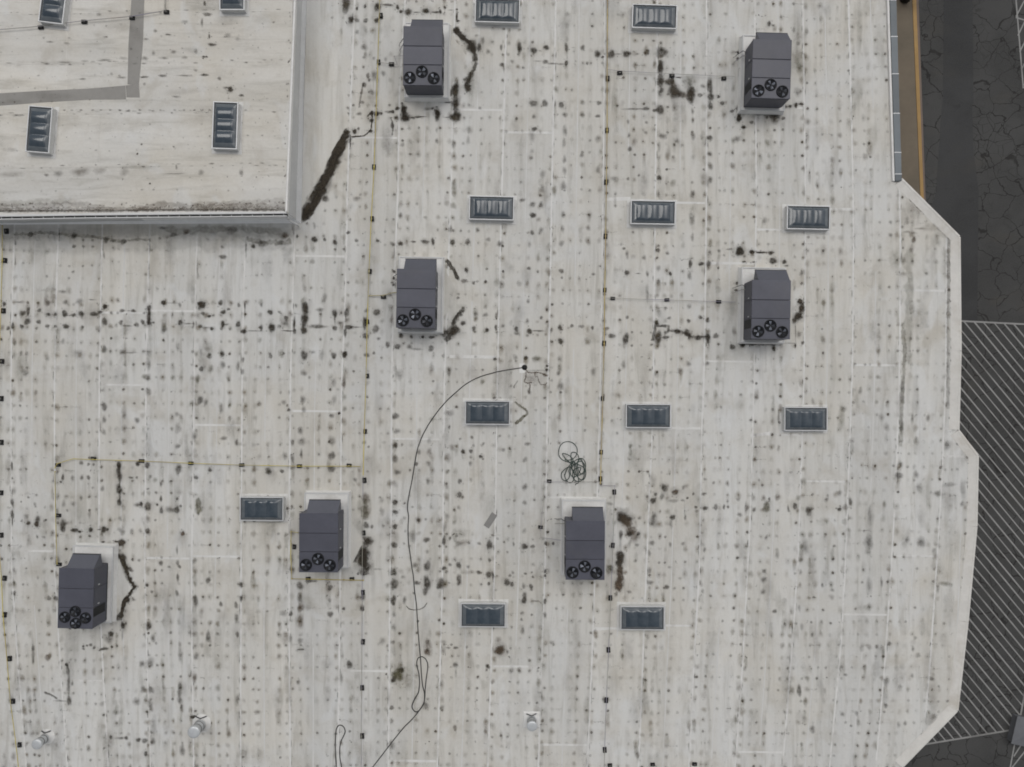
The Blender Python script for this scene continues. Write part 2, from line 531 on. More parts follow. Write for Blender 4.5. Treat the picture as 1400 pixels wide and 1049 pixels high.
# walls: the outline pulled in 0.3 m
cx = 0
wall_poly = [(x - 0.35 if x > 0 else x + 0.35, y) for x, y in outline]
mb = MB(); mb.prism(wall_poly, GROUND_Z, -0.55)
mb.build('wall', M['wall'], bld)

def edge_x(y):
    for (x0, y0), (x1, y1) in zip(EDGE, EDGE[1:]):
        if y0 <= y <= y1: return x0 + (x1 - x0) * (y - y0) / (y1 - y0)
    return EDGE[-1][0]

# seams: polylines in photo pixels, one list per long seam, left to right
YS = [-130, 0, 130, 262, 393, 524, 655, 786, 917, 1049, 1170]
def interp(pts):
    pts = sorted((y, x) for x, y in pts)
    def f(y):
        if y <= pts[0][0]:
            (a, b), (c, d) = pts[0], pts[1]
        elif y >= pts[-1][0]:
            (a, b), (c, d) = pts[-2], pts[-1]
        else:
            for (a, b), (c, d) in zip(pts, pts[1:]):
                if a <= y <= c: break
        return b + (d - b) * (y - a) / (c - a)
    return f
SEAMS = [
    [(-46, 307), (-49, 524), (-46, 786), (-36, 1049)],
    [(20, 307), (17, 400), (15, 524), (16, 786), (24, 900), (36, 1049)],
    [(80, 307), (77, 400), (74.5, 524), (75, 786), (80, 871), (92, 1049)],
    [(140, 307), (138, 400), (136, 524), (135, 786), (140, 900), (148, 1049)],
    [(205, 307), (202, 400), (199.5, 524), (198, 786), (201, 900), (206, 1049)],
    [(270, 307), (267, 400), (265.5, 524), (262, 786), (262.5, 900), (265, 1049)],
    [(337, 307), (333, 400), (331, 524), (329.5, 786), (329, 900), (329, 1049)],
    [(404, 305), (400, 400), (397, 524), (395, 786), (395.5, 900), (397, 1049)],
    [(485, 0), (479, 150), (475, 262), (472, 412), (467, 524), (465, 786), (464, 900), (462, 1049)],
    [(554, 0), (546, 130), (544, 262), (537, 437), (535.5, 524), (535, 700), (533, 800), (531, 1049)],
    [(622, 0), (616.5, 262), (611, 420), (607.5, 524), (605, 786), (602, 900), (598, 1049)],
    [(693, 0), (687, 230), (682.5, 400), (680, 524), (676, 786), (673, 860), (667, 1049)],
    [(760, 0), (755, 230), (751, 450), (749, 524), (745, 786), (741, 890), (736, 1049)],
    [(827, 0), (825.5, 180), (823, 400), (820, 560), (816, 700), (811, 860), (803, 1049)],
    [(899, 0), (896, 262), (894, 420), (893, 560), (886, 720), (879, 900), (873, 1049)],
    [(966, 0), (966, 262), (963, 500), (960, 560), (956, 786), (949, 900), (942, 1049)],
    [(1032, 0), (1034, 262), (1031, 524), (1026, 700), (1021, 800), (1014, 930), (1005, 1049)],
    [(1097.5, 0), (1101, 250), (1100.5, 400), (1099, 524), (1092, 740), (1087, 830), (1070, 1049)],
    [(1160, 0), (1165, 200), (1167, 300), (1165.5, 500), (1156, 760), (1150, 880), (1134, 1049)],
    [(1222, 0), (1231, 312), (1230, 500), (1225, 660), (1217, 800), (1208, 930), (1197, 1049)],
    [(1290, 200), (1294, 312), (1293.5, 500), (1288, 650), (1280, 780), (1270, 930), (1258, 1049)],
    [(1345, 300), (1346, 600), (1346, 1049)],
]
SF = [interp(s) for s in SEAMS]
CROSS = [(3, 427.5), (4, 425), (3, 526), (5, 581), (4, 763), (5, 760.5), (7, 562), (8, 188), (11, 181), (10, 487), (15, 494), (18, 499),
         (19, 397), (17, 658), (16, 594), (20, 624), (20, 586), (8, 917), (11, 911), (16, 1028), (1, 753), (13, 273), (14, 277), (17, 286),
         (16, 314), (15, 360), (9, 600), (12, 680), (13, 859), (14, 855), (12, 1018), (6, 700), (2, 930), (18, 840), (19, 760), (7, 350),
         (10, 150), (14, 585), (9, 1040)]

def clampx(x, y):
    return min(x, edge_x(y) - 0.6)

nsheet = 0
for i in range(-1, len(SF) - 1):
    L = SF[i] if i >= 0 else (lambda y: -138.0)
    Rr = SF[i + 1]
    top = 296.0 if i < 7 else -130.0
    cuts = sorted(y for s, y in CROSS if s == i)
    bounds = [top] + cuts + [1170.0]
    for a, b in zip(bounds, bounds[1:]):
        yy = [a] + [y for y in (YS if i < 18 else list(range(-130, 1170, 12))) if a + 4 < y < b - 4] + [b]
        rows = [(y, clampx(L(y), y), clampx(Rr(y), y)) for y in yy]
        rows = [r for k2, r in enumerate(rows) if r[2] - r[1] > 0.05 or (k2 + 1 < len(rows) and rows[k2 + 1][2] - rows[k2 + 1][1] > 0.05)
                or (k2 > 0 and rows[k2 - 1][2] - rows[k2 - 1][1] > 0.05)]
        if len(rows) < 2: continue
        # leave no stray gap rows (a strip past the edge returns later)
        h = 0.0008 + 0.0012 * random.random()
        vs, fs = [], []
        for y, xl, xr in rows:
            pl, pr = W(xl, y), W(xr, y)
            vs += [(pl.x, pl.y, h), (pr.x, pr.y, h), (pl.x, pl.y, -0.011), (pr.x, pr.y, -0.011)]
        for r in range(len(rows) - 1):
            q = r * 4
            fs += [(q, q + 4, q + 5, q + 1), (q + 2, q + 6, q + 4, q), (q + 1, q + 5, q + 7, q + 3)]
        e = (len(rows) - 1) * 4
        fs += [(0, 1, 3, 2), (e, e + 2, e + 3, e + 1)]
        m2 = MB(); m2.add(vs, fs)
        m2.build('membrane_sheet', M['membrane'], main_roof)

def ribbon(pts, w, z0, z1, name, mat, parent, z=0.0):
    """flat welded strip along a polyline in photo pixels"""
    q = [W(x, y, z) for x, y in pts]
    vs, fs = [], []
    for i, p in enumerate(q):
        a, b = q[max(0, i - 1)], q[min(len(q) - 1, i + 1)]
        d = (b - a); d.z = 0; d.normalize()
        n = Vector((-d.y, d.x, 0)) * (w * 0.5 * (0.85 + 0.3 * random.random()))
        vs += [(p.x - n.x, p.y - n.y, z + z1), (p.x + n.x, p.y + n.y, z + z1), (p.x - n.x, p.y - n.y, z + z0), (p.x + n.x, p.y + n.y, z + z0)]
    for r in range(len(q) - 1):
        s = r * 4
        fs += [(s, s + 1, s + 5, s + 4), (s + 2, s, s + 4, s + 6), (s + 1, s + 3, s + 7, s + 5)]
    e = (len(q) - 1) * 4
    fs += [(0, 2, 3, 1), (e, e + 1, e + 3, e + 2)]
    m2 = MB(); m2.add(vs, fs)
    return m2.build(name, mat, parent)

for i, f in enumerate(SF[:-1]):
    top = 304.0 if i <= 7 else -130.0
    ys = [top] + [y for y in range(-130, 1171, 65) if y > top + 10]
    pts = [(f(y), y) for y in ys if f(y) < edge_x(y) - 4]
    # split where the roof edge interrupts
    if len(pts) > 1:
        ribbon(pts, 0.095, -0.004, 0.0046 + 0.0004 * (i % 2), 'seam_strip', M['seam'], main_roof)
for i in range(len(SF) - 1):
    a = (310 if i < 7 else -120) + random.uniform(0, 120)
    while a < 1120:
        b2 = min(1165, a + random.uniform(180, 520))
        pts = []
        y = a
        while y < b2:
            x = SF[i](y) * 0.52 + SF[i + 1](y) * 0.48
            if x < edge_x(y) - 8: pts.append((x, y))
            y += 60
        if len(pts) > 2: ribbon(pts, 0.055, -0.004, 0.0036, 'seam_strip', M['lap'], main_roof)
        a = b2 + random.uniform(20, 200)
for s, y in CROSS:
    x0, x1 = SF[s](y) + 2, clampx(SF[s + 1](y), y) - 2
    if x1 - x0 < 6: continue
    ribbon([(x0, y), ((x0 + x1) / 2, y + 0.3), (x1, y + 0.8)], 0.115, -0.004, 0.0058, 'seam_strip', M['seam'], main_roof)
# half-width patches welded beside skylights and units
for pts, w in (([(1026, 596), (1057, 592)], 0.16), ([(748, 680), (770, 680)], 0.1), ([(612, 488), (676, 489)], 0.12), ([(970, 360), (1016, 360)], 0.14),
               ([(830, 272), (862, 271)], 0.12), ([(1136, 286), (1164, 286)], 0.13), ([(925, 586), (955, 586)], 0.1), ([(1090, 148), (1104, 148)], 0.1),
               ([(812, 861), (844, 859)], 0.1)):
    ribbon(pts, w, -0.004, 0.0075, 'seam_strip', M['seam'], main_roof)

# edge flashing along the right-hand side, one piece per straight run
runs = EDGE[2:11]
for a, b in zip(runs, runs[1:]):
    p, q = Vector(P2(*a)), Vector(P2(*b))
    d = (q - p).normalized(); n = Vector((d.y, -d.x))      # outward
    if n.x < 0: n = -n
    m2 = MB()
    g0 = 0.012
    # outer bead and the sloped skirt that runs in from it
    prof = [(0.05, -0.30), (0.05, 0.07), (-0.03, 0.085), (-0.10, 0.06), (-0.50, 0.0065), (-0.50, -0.01)]
    vs = []
    for t, pt in ((g0, p), (-g0, q)):
        for o, z in prof:
            base = pt + d * t
            vs.append((base.x + n.x * o, base.y + n.y * o, z))
    m = len(prof)
    fs = [(k2, k2 + 1, m + k2 + 1, m + k2) for k2 in range(m - 1)] + [tuple(range(m - 1, -1, -1)), tuple(range(m, 2 * m))]
    m2.add(vs, fs)
    m2.build('edge_flashing', M['edge'], main_roof)

# grey metal coping along the upper right edge, panel by panel, and the white upstand inside it
js = [-100, -49, 0, 50, 101, 155, 208.5, 238, 247.5]
def cop(y, o):
    return W(1216.2 + (1223.6 - 1216.2) * 0 + y * 0.0305 + o, y, 0.14)
for a, b in zip(js, js[1:]):
    m2 = MB()
    q = [cop(a + 0.25, 0.6), cop(a + 0.25, 9.4), cop(b - 0.25, 9.0), cop(b - 0.25, 0.6)]
    m2.prism([(p.x, p.y) for p in q], -0.35, 0.14)
    m2.build('coping_panel', M['coping'], main_roof)
    if b < 247:
        s1, s2 = cop(b - 0.45, 0.2), cop(b + 0.45, 9.6)
        m2 = MB(); m2.box(s1.x, s2.x, s2.y, s1.y, 0.10, 0.146)
        m2.build('coping_joint', M['frame'], main_roof)
m2 = MB()
q = [cop(-100, -2.6), cop(-100, 0.2), cop(247, 0.2), cop(247, -2.6)]
m2.prism([(p.x, p.y) for p in q], -0.01, 0.10)
m2.build('edge_upstand', M['flash'], main_roof)

# ------------------------------------------------------------------ raised roof corner
ZU = 1.85
def U(x, y): return W(x, y, ZU)
UP = [(-140, 295), (0, 295.5), (120, 293.6), (392.5, 290.8), (404.5, -140), (-140, -140)]
up_poly = [(U(*p).x, U(*p).y) for p in UP]
m2 = MB(); m2.prism(up_poly, ZU - 0.30, ZU - 0.012)
upper = m2.build('upper_roof', M['edge'], bld)
m2 = MB()
m2.prism([(x - 0.04 if x > -13 else x, y + 0.05 if y < 15 else y) for x, y in up_poly], -0.01, ZU - 0.30)
m2.build('upper_wall', M['wall_membrane'], bld)
# membrane sheets of the raised roof run across
useams = [-120, -56, 14, 83, 151, 224, 287.5]
def useam(y0, x): return y0 + (400 - x) * 0.012 * (1 if y0 < 280 else 0.02) + (x / 400 - 0.5) ** 2 * 2
for a, b in zip([-139] + useams, useams):
    for xa, xb in ((-138, 92), (92, 400)) if (a % 2) else ((-138, 250), (250, 400)):
        xs = [xa + (xb - xa) * t / 5 for t in range(6)]
        h = ZU + 0.0008 + 0.001 * random.random()
        vs, fs = [], []
        for x in xs:
            ya, yb = useam(a, x), useam(b, x)
            xe = lambda yy: min(x, 404.0 - (yy + 0) * 0.0405 - 1.6)
            pa, pb = U(xe(ya), ya), U(xe(yb), yb)
            vs += [(pa.x, pa.y, h), (pb.x, pb.y, h), (pa.x, pa.y, ZU - 0.011), (pb.x, pb.y, ZU - 0.011)]
        for r in range(5):
            s = r * 4
            fs += [(s, s + 1, s + 5, s + 4), (s, s + 4, s + 6, s + 2), (s + 1, s + 3, s + 7, s + 5)]
        fs += [(0, 2, 3, 1), (20, 21, 23, 22)]
        m2 = MB(); m2.add(vs, fs)
        m2.build('membrane_sheet', M['membrane_upper'], upper)
for y0 in useams[:-1]:
    xs = [-138, -60, 0, 60, 120, 180, 240, 300, 360, 401 - y0 * 0.04]
    ribbon([(x, useam(y0, x)) for x in xs], 0.07, -0.004, 0.0048, 'seam_strip', M['membrane_upper'], upper, ZU)
for pts in ([(137, 160), (134, 222)], [(308, 208), (306, 222)], [(250, 84), (249, 150)], [(92, 12), (91, 82)], [(336, 14), (340, -100)]):
    ribbon(pts, 0.06, -0.004, 0.0062, 'seam_strip', M['membrane_upper'], upper, ZU)
# raised bead along the east edge
m2 = MB()
pts = [U(404.2, -138), U(404.0, 0), U(398.2, 145), U(392.2, 289.5)]
for a, b in zip(pts, pts[1:]):
    m2.add([(a.x - 0.11, a.y, ZU - 0.01), (a.x + 0.03, a.y, ZU - 0.2), (a.x + 0.03, a.y, ZU + 0.06), (a.x - 0.06, a.y, ZU + 0.06),
            (b.x - 0.11, b.y, ZU - 0.01), (b.x + 0.03, b.y, ZU - 0.2), (b.x + 0.03, b.y, ZU + 0.06), (b.x - 0.06, b.y, ZU + 0.06)],
           [(0, 3, 7, 4), (3, 2, 6, 7), (2, 1, 5, 6), (0, 1, 2, 3), (4, 7, 6, 5)])
m2.build('edge_bead', M['flash'], upper)
# walkway strips
for pts in ([(-130, 137), (-60, 137), (0, 136.2), (60, 132.2), (120, 129), (172, 126.6)], [(189, -130), (188.6, 0), (185.6, 60), (182.2, 116)],):
    ribbon(pts, 0.66, -0.004, 0.009, 'walkway_strip', M['walkway'], upper, ZU)
ribbon([(172.6, 125.2), (190.6, 124.2)], 0.68, -0.004, 0.0098, 'walkway_strip', M['walkway'], upper, ZU)
# gutter along the south edge: trough, lip and straps
gy = [(-140, 296.8), (0, 296.6), (120, 294.8), (392, 292.2)]
for (a, ya), (b, yb) in zip(gy, gy[1:]):
    p, q = W(a, ya, ZU - 0.04), W(b, yb, ZU - 0.04)
    m2 = MB()
    def gpr(prof):
        vs = []
        for pt in (p, q):
            for o, z in prof: vs.append((pt.x, pt.y - o, z))
        m = len(prof)
        fs = [(k2, m + k2, m + (k2 + 1) % m, (k2 + 1) % m) for k2 in range(m)] + [tuple(range(m)), tuple(range(2 * m - 1, m - 1, -1))]
        m2.add(vs, fs)
    gpr([(-0.10, ZU + 0.008), (0.0, ZU + 0.008), (0.0, ZU - 0.22), (-0.10, ZU - 0.22)])
    gpr([(0.10, ZU - 0.03), (0.14, ZU - 0.03), (0.14, ZU - 0.26), (0.10, ZU - 0.26)])
    m2.build('gutter', M['gutter'], upper)
    m2 = MB()
    gpr([(0.001, ZU - 0.14), (0.099, ZU - 0.14), (0.099, ZU - 0.255), (0.001, ZU - 0.255)])
    m2.build('gutter_trough', M['gutter_dark'], upper)
xs = 2.0
m2 = MB(); m2.box(-0.012, 0.012, -0.105, 0.005, -0.012, 0.0)
strap_me = m2.mesh('gutter_strap', M['gutter'])
f_g = interp([(y, x) for x, y in gy])
while xs < 392:
    p = W(xs, f_g(xs), ZU - 0.04)
    link('gutter_strap', strap_me, upper, loc=(p.x, p.y, ZU - 0.03))
    xs += 14.3
# downspout at the corner
m2 = MB()
p = W(390, 294, ZU)
m2.tube([(p.x, p.y - 0.10, ZU - 0.24), (p.x + 0.05, p.y - 0.16, 1.2), (p.x + 0.12, p.y - 0.14, 0.16), (p.x + 0.2, p.y - 0.3, 0.07)], 0.05, 10)
m2.build('downspout', M['gutter'], upper)
m2 = MB()
q0, q1 = W(-140, 295, ZU), W(391.5, 290.8, ZU)
m2.add([(q0.x, q0.y + 0.03, 0.27), (q1.x - 0.05, q1.y + 0.03, 0.27), (q1.x - 0.05, q1.y + 0.03, ZU - 0.31), (q0.x, q0.y + 0.03, ZU - 0.31),
        (q0.x, q0.y + 0.10, 0.27), (q1.x - 0.05, q1.y + 0.10, 0.27), (q1.x - 0.05, q1.y + 0.10, ZU - 0.31), (q0.x, q0.y + 0.10, ZU - 0.31)],
       [(0, 1, 2, 3), (0, 4, 5, 1), (3, 2, 6, 7), (1, 5, 6, 2), (0, 3, 7, 4)])
m2.build('wall_panel', M['wall_white'], upper)
# base flashing at the foot of the raised walls
m2 = MB()
q0, q1 = W(-140, 305.4), W(409.4, 304.6)
s0 = W(419.5, -140)
S0 = up_poly[0][1] + 0.05
pe = W(392.5, 290.8, ZU)
m2.add([(q0.x, q0.y - 0.10, 0.006), (pe.x + 0.16, pe.y - 0.12, 0.006), (pe.x - 0.04, pe.y + 0.04, 0.28), (q0.x, q0.y + 0.03, 0.28)], [(0, 1, 2, 3)])
m2.build('base_flashing', M['wall_white'], bld)
pn = W(404.5, -140, ZU)
m2 = MB()
m2.add([(pe.x + 0.16, pe.y - 0.12, 0.006), (pn.x + 0.16, pn.y, 0.006), (pn.x - 0.04, pn.y, 0.28), (pe.x - 0.04, pe.y + 0.04, 0.28)], [(0, 1, 2, 3)])
m2.build('base_flashing', M['wall_membrane'], bld)

# crickets: low tapered wedges that turn water round the units and the raised wall
def cricket(a, b, c, ridge, h=0.07):
    pa, pb, pc, pr = W(*a), W(*b), W(*c), W(*ridge)
    z = 0.0052
    m2 = MB()
    m2.add([(pa.x, pa.y, z), (pb.x, pb.y, z), (pc.x, pc.y, z), (pr.x, pr.y, h)], [(0, 3, 1), (1, 3, 2), (0, 2, 3)])
    m2.build('roof_cricket', M['membrane'], main_roof)
cricket((152, 752), (184, 806), (150, 852), (148, 800))
cricket((477, 700), (500, 740), (477, 785), (475, 742))
cricket((610, 36), (646, 78), (612, 122), (609, 80), 0.05)
cricket((600, 352), (622, 395), (604, 452), (602, 400), 0.04)
cricket((423, -130), (481, 176), (412, 300), (417, 120), 0.10)

# ------------------------------------------------------------------ rooftop HVAC units
UW, UL = 2.0, 3.05
ZB, ZT = 0.50, 1.66
CURB = {}
def make_unit(label, group, quad, rz, nfan=3, right_hood=True, width=UW, length=UL):
    cxp = sum(p[0] for p in quad) / 4.0
    cyp = sum(p[1] for p in quad) / 4.0
    c = W(cxp, cyp, ZT)
    t = thing('rooftop_hvac_unit', label, 'air conditioner', (c.x, c.y, 0), R(rz), group)
    w, l = width / 2, length / 2
    # white membrane-wrapped curb
    m = MB()
    m.box(-w - 0.11, w + 0.22, -l - 0.10, l + 0.86, 0.0, 0.36, taper=0.09, bev=0.03)
    curb = m.build('curb', M['flash'], t)
    m = MB()
    x0, x1, y0, y1 = -w - 0.14, w + 0.25, -l - 0.13, l + 0.89
    for a in ((x0, x0 + 0.06, y0, y1), (x1 - 0.06, x1, y0, y1), (x0 + 0.062, x1 - 0.062, y0, y0 + 0.06), (x0 + 0.062, x1 - 0.062, y1 - 0.06, y1)):
        m.box(*a, 0.30, 0.40)
    m.build('curb_rim', M['gutter'], curb)
    m = MB(); m.box(-w + 0.02, w - 0.02, -l + 0.02, l - 0.02, 0.36, ZB)
    m.build('base_rail', M['unit_dark'], t)
    # cabinet in three bays with narrow joints
    ys = [l, l - length * 0.335, l - length * 0.655, -l]
    for k in range(3):
        a, b = ys[k + 1], ys[k]
        m = MB(); m.box(-w, w, a + (0.006 if k < 2 else 0), b - (0.006 if k > 0 else 0), ZB, ZT - 0.035)
        cab = m.build('cabinet_bay', M['unit'], t)
        m = MB()
        e = 0.018
        m.box(-w - e, w + e, a + (0.012 if k < 2 else -e), b - (0.012 if k > 0 else -e), ZT - 0.035, ZT + 0.004 * (2 - k), bev=0.012)
        m.build('top_panel', M['unit_top'], t)
        # side doors stand a little proud
        if k < 2:
            for s in (-1, 1):
                m = MB()
                xa, xb = (w, w + 0.012) if s > 0 else (-w - 0.012, -w)
                m.box(xa, xb, a + 0.05, b - 0.05, ZB + 0.06, ZT - 0.09)
                d = m.build('side_door', M['unit'], t)
                m = MB()
                xa, xb = (w + 0.012, w + 0.04) if s > 0 else (-w - 0.04, -w - 0.012)
                m.box(xa, xb, a + 0.10, a + 0.15, 1.15, 1.27)
                m.build('latch', M['latch'], d)
    # condenser coils: dark recessed openings with fins, near the fan end
    for s in (-1, 1):
        m = MB()
        ya, yb = ys[2] - 0.03, ys[2] - 0.50
        xa, xb = (w + 0.001, w + 0.008) if s > 0 else (-w - 0.008, -w - 0.001)
        m.box(xa, xb, yb, ya, ZB + 0.08, ZT - 0.06)
        coil = m.build('condenser_coil', M['coil'], t)
        m = MB()
        for k in range(7):
            y = yb + (ya - yb) * (k + 0.5) / 7
            xa2, xb2 = (w + 0.008, w + 0.016) if s > 0 else (-w - 0.016, -w - 0.008)
            m.box(xa2, xb2, y - 0.006, y + 0.006, ZB + 0.1, ZT - 0.08)
        m.build('coil_fins', M['unit_dark'], coil)
    # end panel seam
    m = MB(); m.box(-w + 0.08, w - 0.08, -l - 0.010, -l, ZB + 0.08, ZT - 0.10)
    m.build('end_panel', M['unit'], t)
    # sloped fresh-air hood on the far end
    hx0 = -w + 0.34
    hx1 = w - 0.02
    d, zl = 0.62, ZT - 0.52
    m = MB()
    y0 = l + 0.002
    m.add([(hx0, y0, ZT - 0.02), (hx1, y0, ZT - 0.02), (hx1, y0 + d, zl), (hx0, y0 + d, zl),
           (hx0, y0, ZB + 0.35), (hx1, y0, ZB + 0.35), (hx1, y0 + d, zl - 0.10), (hx0, y0 + d, zl - 0.10)],
          [(0, 3, 2, 1), (3, 7, 6, 2), (0, 4, 7, 3), (1, 2, 6, 5), (4, 5, 6, 7), (0, 1, 5, 4)])
    hood = m.build('intake_hood', M['hood'], t)
    m = MB(); m.box(hx0 - 0.01, hx1 + 0.01, y0 + d - 0.015, y0 + d + 0.02, zl - 0.12, zl + 0.012)
    m.build('hood_lip', M['unit_dark'], hood)
    # condenser fans
    if nfan == 3:
        fans = [(0.172, 0.879), (0.487, 0.775), (0.795, 0.884)]
        fr = 0.29
    else:
        fans = [(0.20, 0.815), (0.50, 0.715), (0.80, 0.82), (0.52, 0.915)]
        fr = 0.265
    for k, (u, v) in enumerate(fans):
        fx, fy = -w + width * u, l - length * v
        zf = ZT + 0.004
        m = MB()
        m.lathe([(fr + 0.03, zf - 0.002), (fr + 0.02, zf + 0.045), (fr, zf + 0.05), (fr - 0.012, zf + 0.045), (fr - 0.015, zf + 0.006), (0.001, zf + 0.006)], 28, (fx, fy))
        fan = m.build('condenser_fan', M['fan_dark'], t)
        a0 = random.random() * 6.28
        for b in range(4):
            a = a0 + b * math.pi / 2
            m = MB()
            vs = []
            for rr, half, dz in ((0.06, 0.34, 0.008), (0.15, 0.36, 0.016), (fr - 0.05, 0.30, 0.022)):
                for s in (-1, 1):
                    vs.append((fx + rr * math.cos(a + s * half), fy + rr * math.sin(a + s * half), zf + 0.014 + (dz if s > 0 else -dz * 0.4)))
            m.add(vs, [(0, 2, 3, 1), (2, 4, 5, 3)], True)
            m.build('fan_blade', M['fan_blade'], fan)
        m = MB()
        m.lathe([(0.06, zf + 0.012), (0.06, zf + 0.03), (0.001, zf + 0.035)], 14, (fx, fy))
        for rr in (0.10, 0.155, 0.21, fr - 0.03):
            m.tube([(fx + rr * math.cos(q * math.pi / 12), fy + rr * math.sin(q * math.pi / 12), zf + 0.048) for q in range(24)], 0.0055, 5, closed=True)
        for q in range(4):
            a = q * math.pi / 4 + 0.2
            m.tube([(fx - (fr - 0.005) * math.cos(a), fy - (fr - 0.005) * math.sin(a), zf + 0.048),
                    (fx + (fr - 0.005) * math.cos(a), fy + (fr - 0.005) * math.sin(a), zf + 0.048)], 0.0055, 5)
        m.build('fan_guard', M['fan_wire'], fan)
    # condensate drain and control conduit on the left side
    m = MB()
    m.tube([(-w + 0.02, l - 0.35, ZB + 0.1), (-w - 0.20, l - 0.36, ZB + 0.08), (-w - 0.26, l - 0.38, 0.40), (-w - 0.48, l - 0.46, 0.05)], 0.022, 8)
    m.build('drain_pipe', M['pipe_grey'], t)
    m = MB()
    m.tube([(-w + 0.02, l - 0.22, ZB + 0.15), (-w - 0.18, l - 0.10, ZB + 0.12), (-w - 0.42, l - 0.18, 0.28), (-w - 0.50, l - 0.2, 0.04)], 0.018, 8)
    m.build('conduit', M['unit_dark'], t)
    return t

GU = 'grey rooftop air conditioners'
make_unit('grey three-fan rooftop air conditioner nearest the raised roof wall, at the top of its column', GU,
          [(552.3, 38.3), (604.6, 38.3), (603.4, 114.8), (550.8, 114.1)], -0.6)
make_unit('grey three-fan rooftop air conditioner in the upper right, nearest the yellow kerb', GU,
          [(1030.0, 56.2), (1080.2, 58.8), (1079.8, 132.0), (1029.8, 130.5)], -1.6)
make_unit('grey three-fan rooftop air conditioner right of the yellow pipe, level with the mid right one', GU,
          [(542.5, 367.0), (596.5, 367.0), (594.5, 449.6), (540.8, 449.0)], -1.0)
make_unit('grey three-fan rooftop air conditioner at mid right with black damp spots at its right side', GU,
          [(1029.0, 383.0), (1080.5, 383.8), (1079.8, 463.6), (1027.5, 463.0)], -0.9)
make_unit('grey three-fan rooftop air conditioner standing right beside a skylight, left of the yellow pipe', GU,
          [(409.5, 703.0), (462.0, 704.0), (461.5, 781.5), (409.3, 781.0)], -0.3)
make_unit('grey three-fan rooftop air conditioner below the tangled green hose', GU,
          [(774.2, 713.2), (827.0, 713.2), (826.8, 792.0), (772.8, 792.0)], -0.4)
make_unit('grey rooftop air conditioner with four fans in a diamond, at the lower left', GU,
          [(79.3, 776.5), (125.6, 779.2), (127.9, 860.9), (81.4, 857.2)], -1.6, nfan=4, width=1.80, length=3.12)

# ------------------------------------------------------------------ skylights
def dome_mesh(L=2.30, Wd=1.16, lobes=3):
    nx, ny = 60, 28
    vs, fs = [], []
    ex, ey = 0.30, 0.24
    for j in range(ny + 1):
        for i in range(nx + 1):
            u, v = i / nx, j / ny
            x, y = (u - 0.5) * L, (v - 0.5) * Wd
            dx, dy = min(u, 1 - u) * L, min(v, 1 - v) * Wd
            a, b = min(1, dx / ex), min(1, dy / ey)
            ramp = min(a, b)
            ramp = math.sin(ramp * math.pi / 2)
            lu = (x + L / 2 - ex * 0.8) / (L - 1.6 * ex) * lobes
            lob = abs(math.sin(math.pi * max(0, min(lobes, lu)))) ** 0.9 if 0 < lu < lobes else 0.0
            crown = 1 - (2 * v - 1) ** 2
            z = 0.11 * ramp + ramp * lob * (0.045 + 0.035 * crown)
            vs.append((x, y, z))
    for j in range(ny):
        for i in range(nx):
            q = j * (nx + 1) + i
            fs.append((q, q + 1, q + nx + 2, q + nx + 1))
    inner, outer = [], []
    for f in fs:
        c = [sum(vs[q][k] for q in f) / 4 for k in (0, 1)]
        dx, dy = L / 2 - abs(c[0]), Wd / 2 - abs(c[1])
        (outer if (dx < ex * 0.82 or dy < ey * 0.45) else inner).append(f)
    res = []
    for name, sel, mat in (('dome', inner, 'dome'), ('dome_rim', outer, 'skirt')):
        m = MB(); m.add(vs, sel, True)
        me = m.mesh(name, M[mat])
        res.append(me)
    return res
DOME, DOME_RIM = dome_mesh()
m = MB(); m.box(-1.17, 1.17, -0.60, 0.60, 0.0, 0.27, taper=0.05)
SKY_CURB = m.mesh('curb', M['skycurb'])
m = MB()
for a in ((-1.22, 1.22, -0.65, -0.595), (-1.22, 1.22, 0.595, 0.65), (-1.22, -1.165, -0.594, 0.594), (1.165, 1.22, -0.594, 0.594)):
    m.box(*a, 0.27, 0.345, bev=0.01)
SKY_FRAME = m.mesh('frame', M['frame'])
m = MB(); m.box(-1.166, 1.166, -0.596, 0.596, 0.268, 0.30)
SKY_TRAY = m.mesh('inner_tray', M['unit_dark'])
def corner_mesh(flip):
    m = MB()
    for sx in (-1, 1):
        for sy in (-1, 1):
            m.box(sx * 1.24 - 0.13, sx * 1.24 + 0.13, sy * 0.66 - 0.12, sy * 0.66 + 0.12, -0.002, 0.0105)
    for a in ((-1.36, -1.225, -0.53, 0.53), (1.225, 1.34, -0.53, 0.53), (-1.10, 1.10, 0.655, 0.77), (-1.10, 1.10, -0.75, -0.655)):
        m.box(*a, -0.002, 0.0085)
    return m.mesh('curb_flashing', M['seam'])
SKY_FLASH = corner_mesh(0)

def skylight(label, cx, cy, rz, z=0.0, sc=(1, 1), group='white framed domed skylights'):
    c = W(cx, cy, z + 0.34)
    t = thing('skylight', label, 'skylight', (c.x, c.y, z + 0.003), R(rz), group)
    t.scale = (sc[0], sc[1], 1)
    for n, me in (('curb_flashing', SKY_FLASH), ('curb', SKY_CURB), ('frame', SKY_FRAME), ('inner_tray', SKY_TRAY)):
        link(n, me, t)
    o = link('dome', DOME, t)
    o.location = (0, 0, 0.285)
    o2 = link('dome_rim', DOME_RIM, o)
    return t

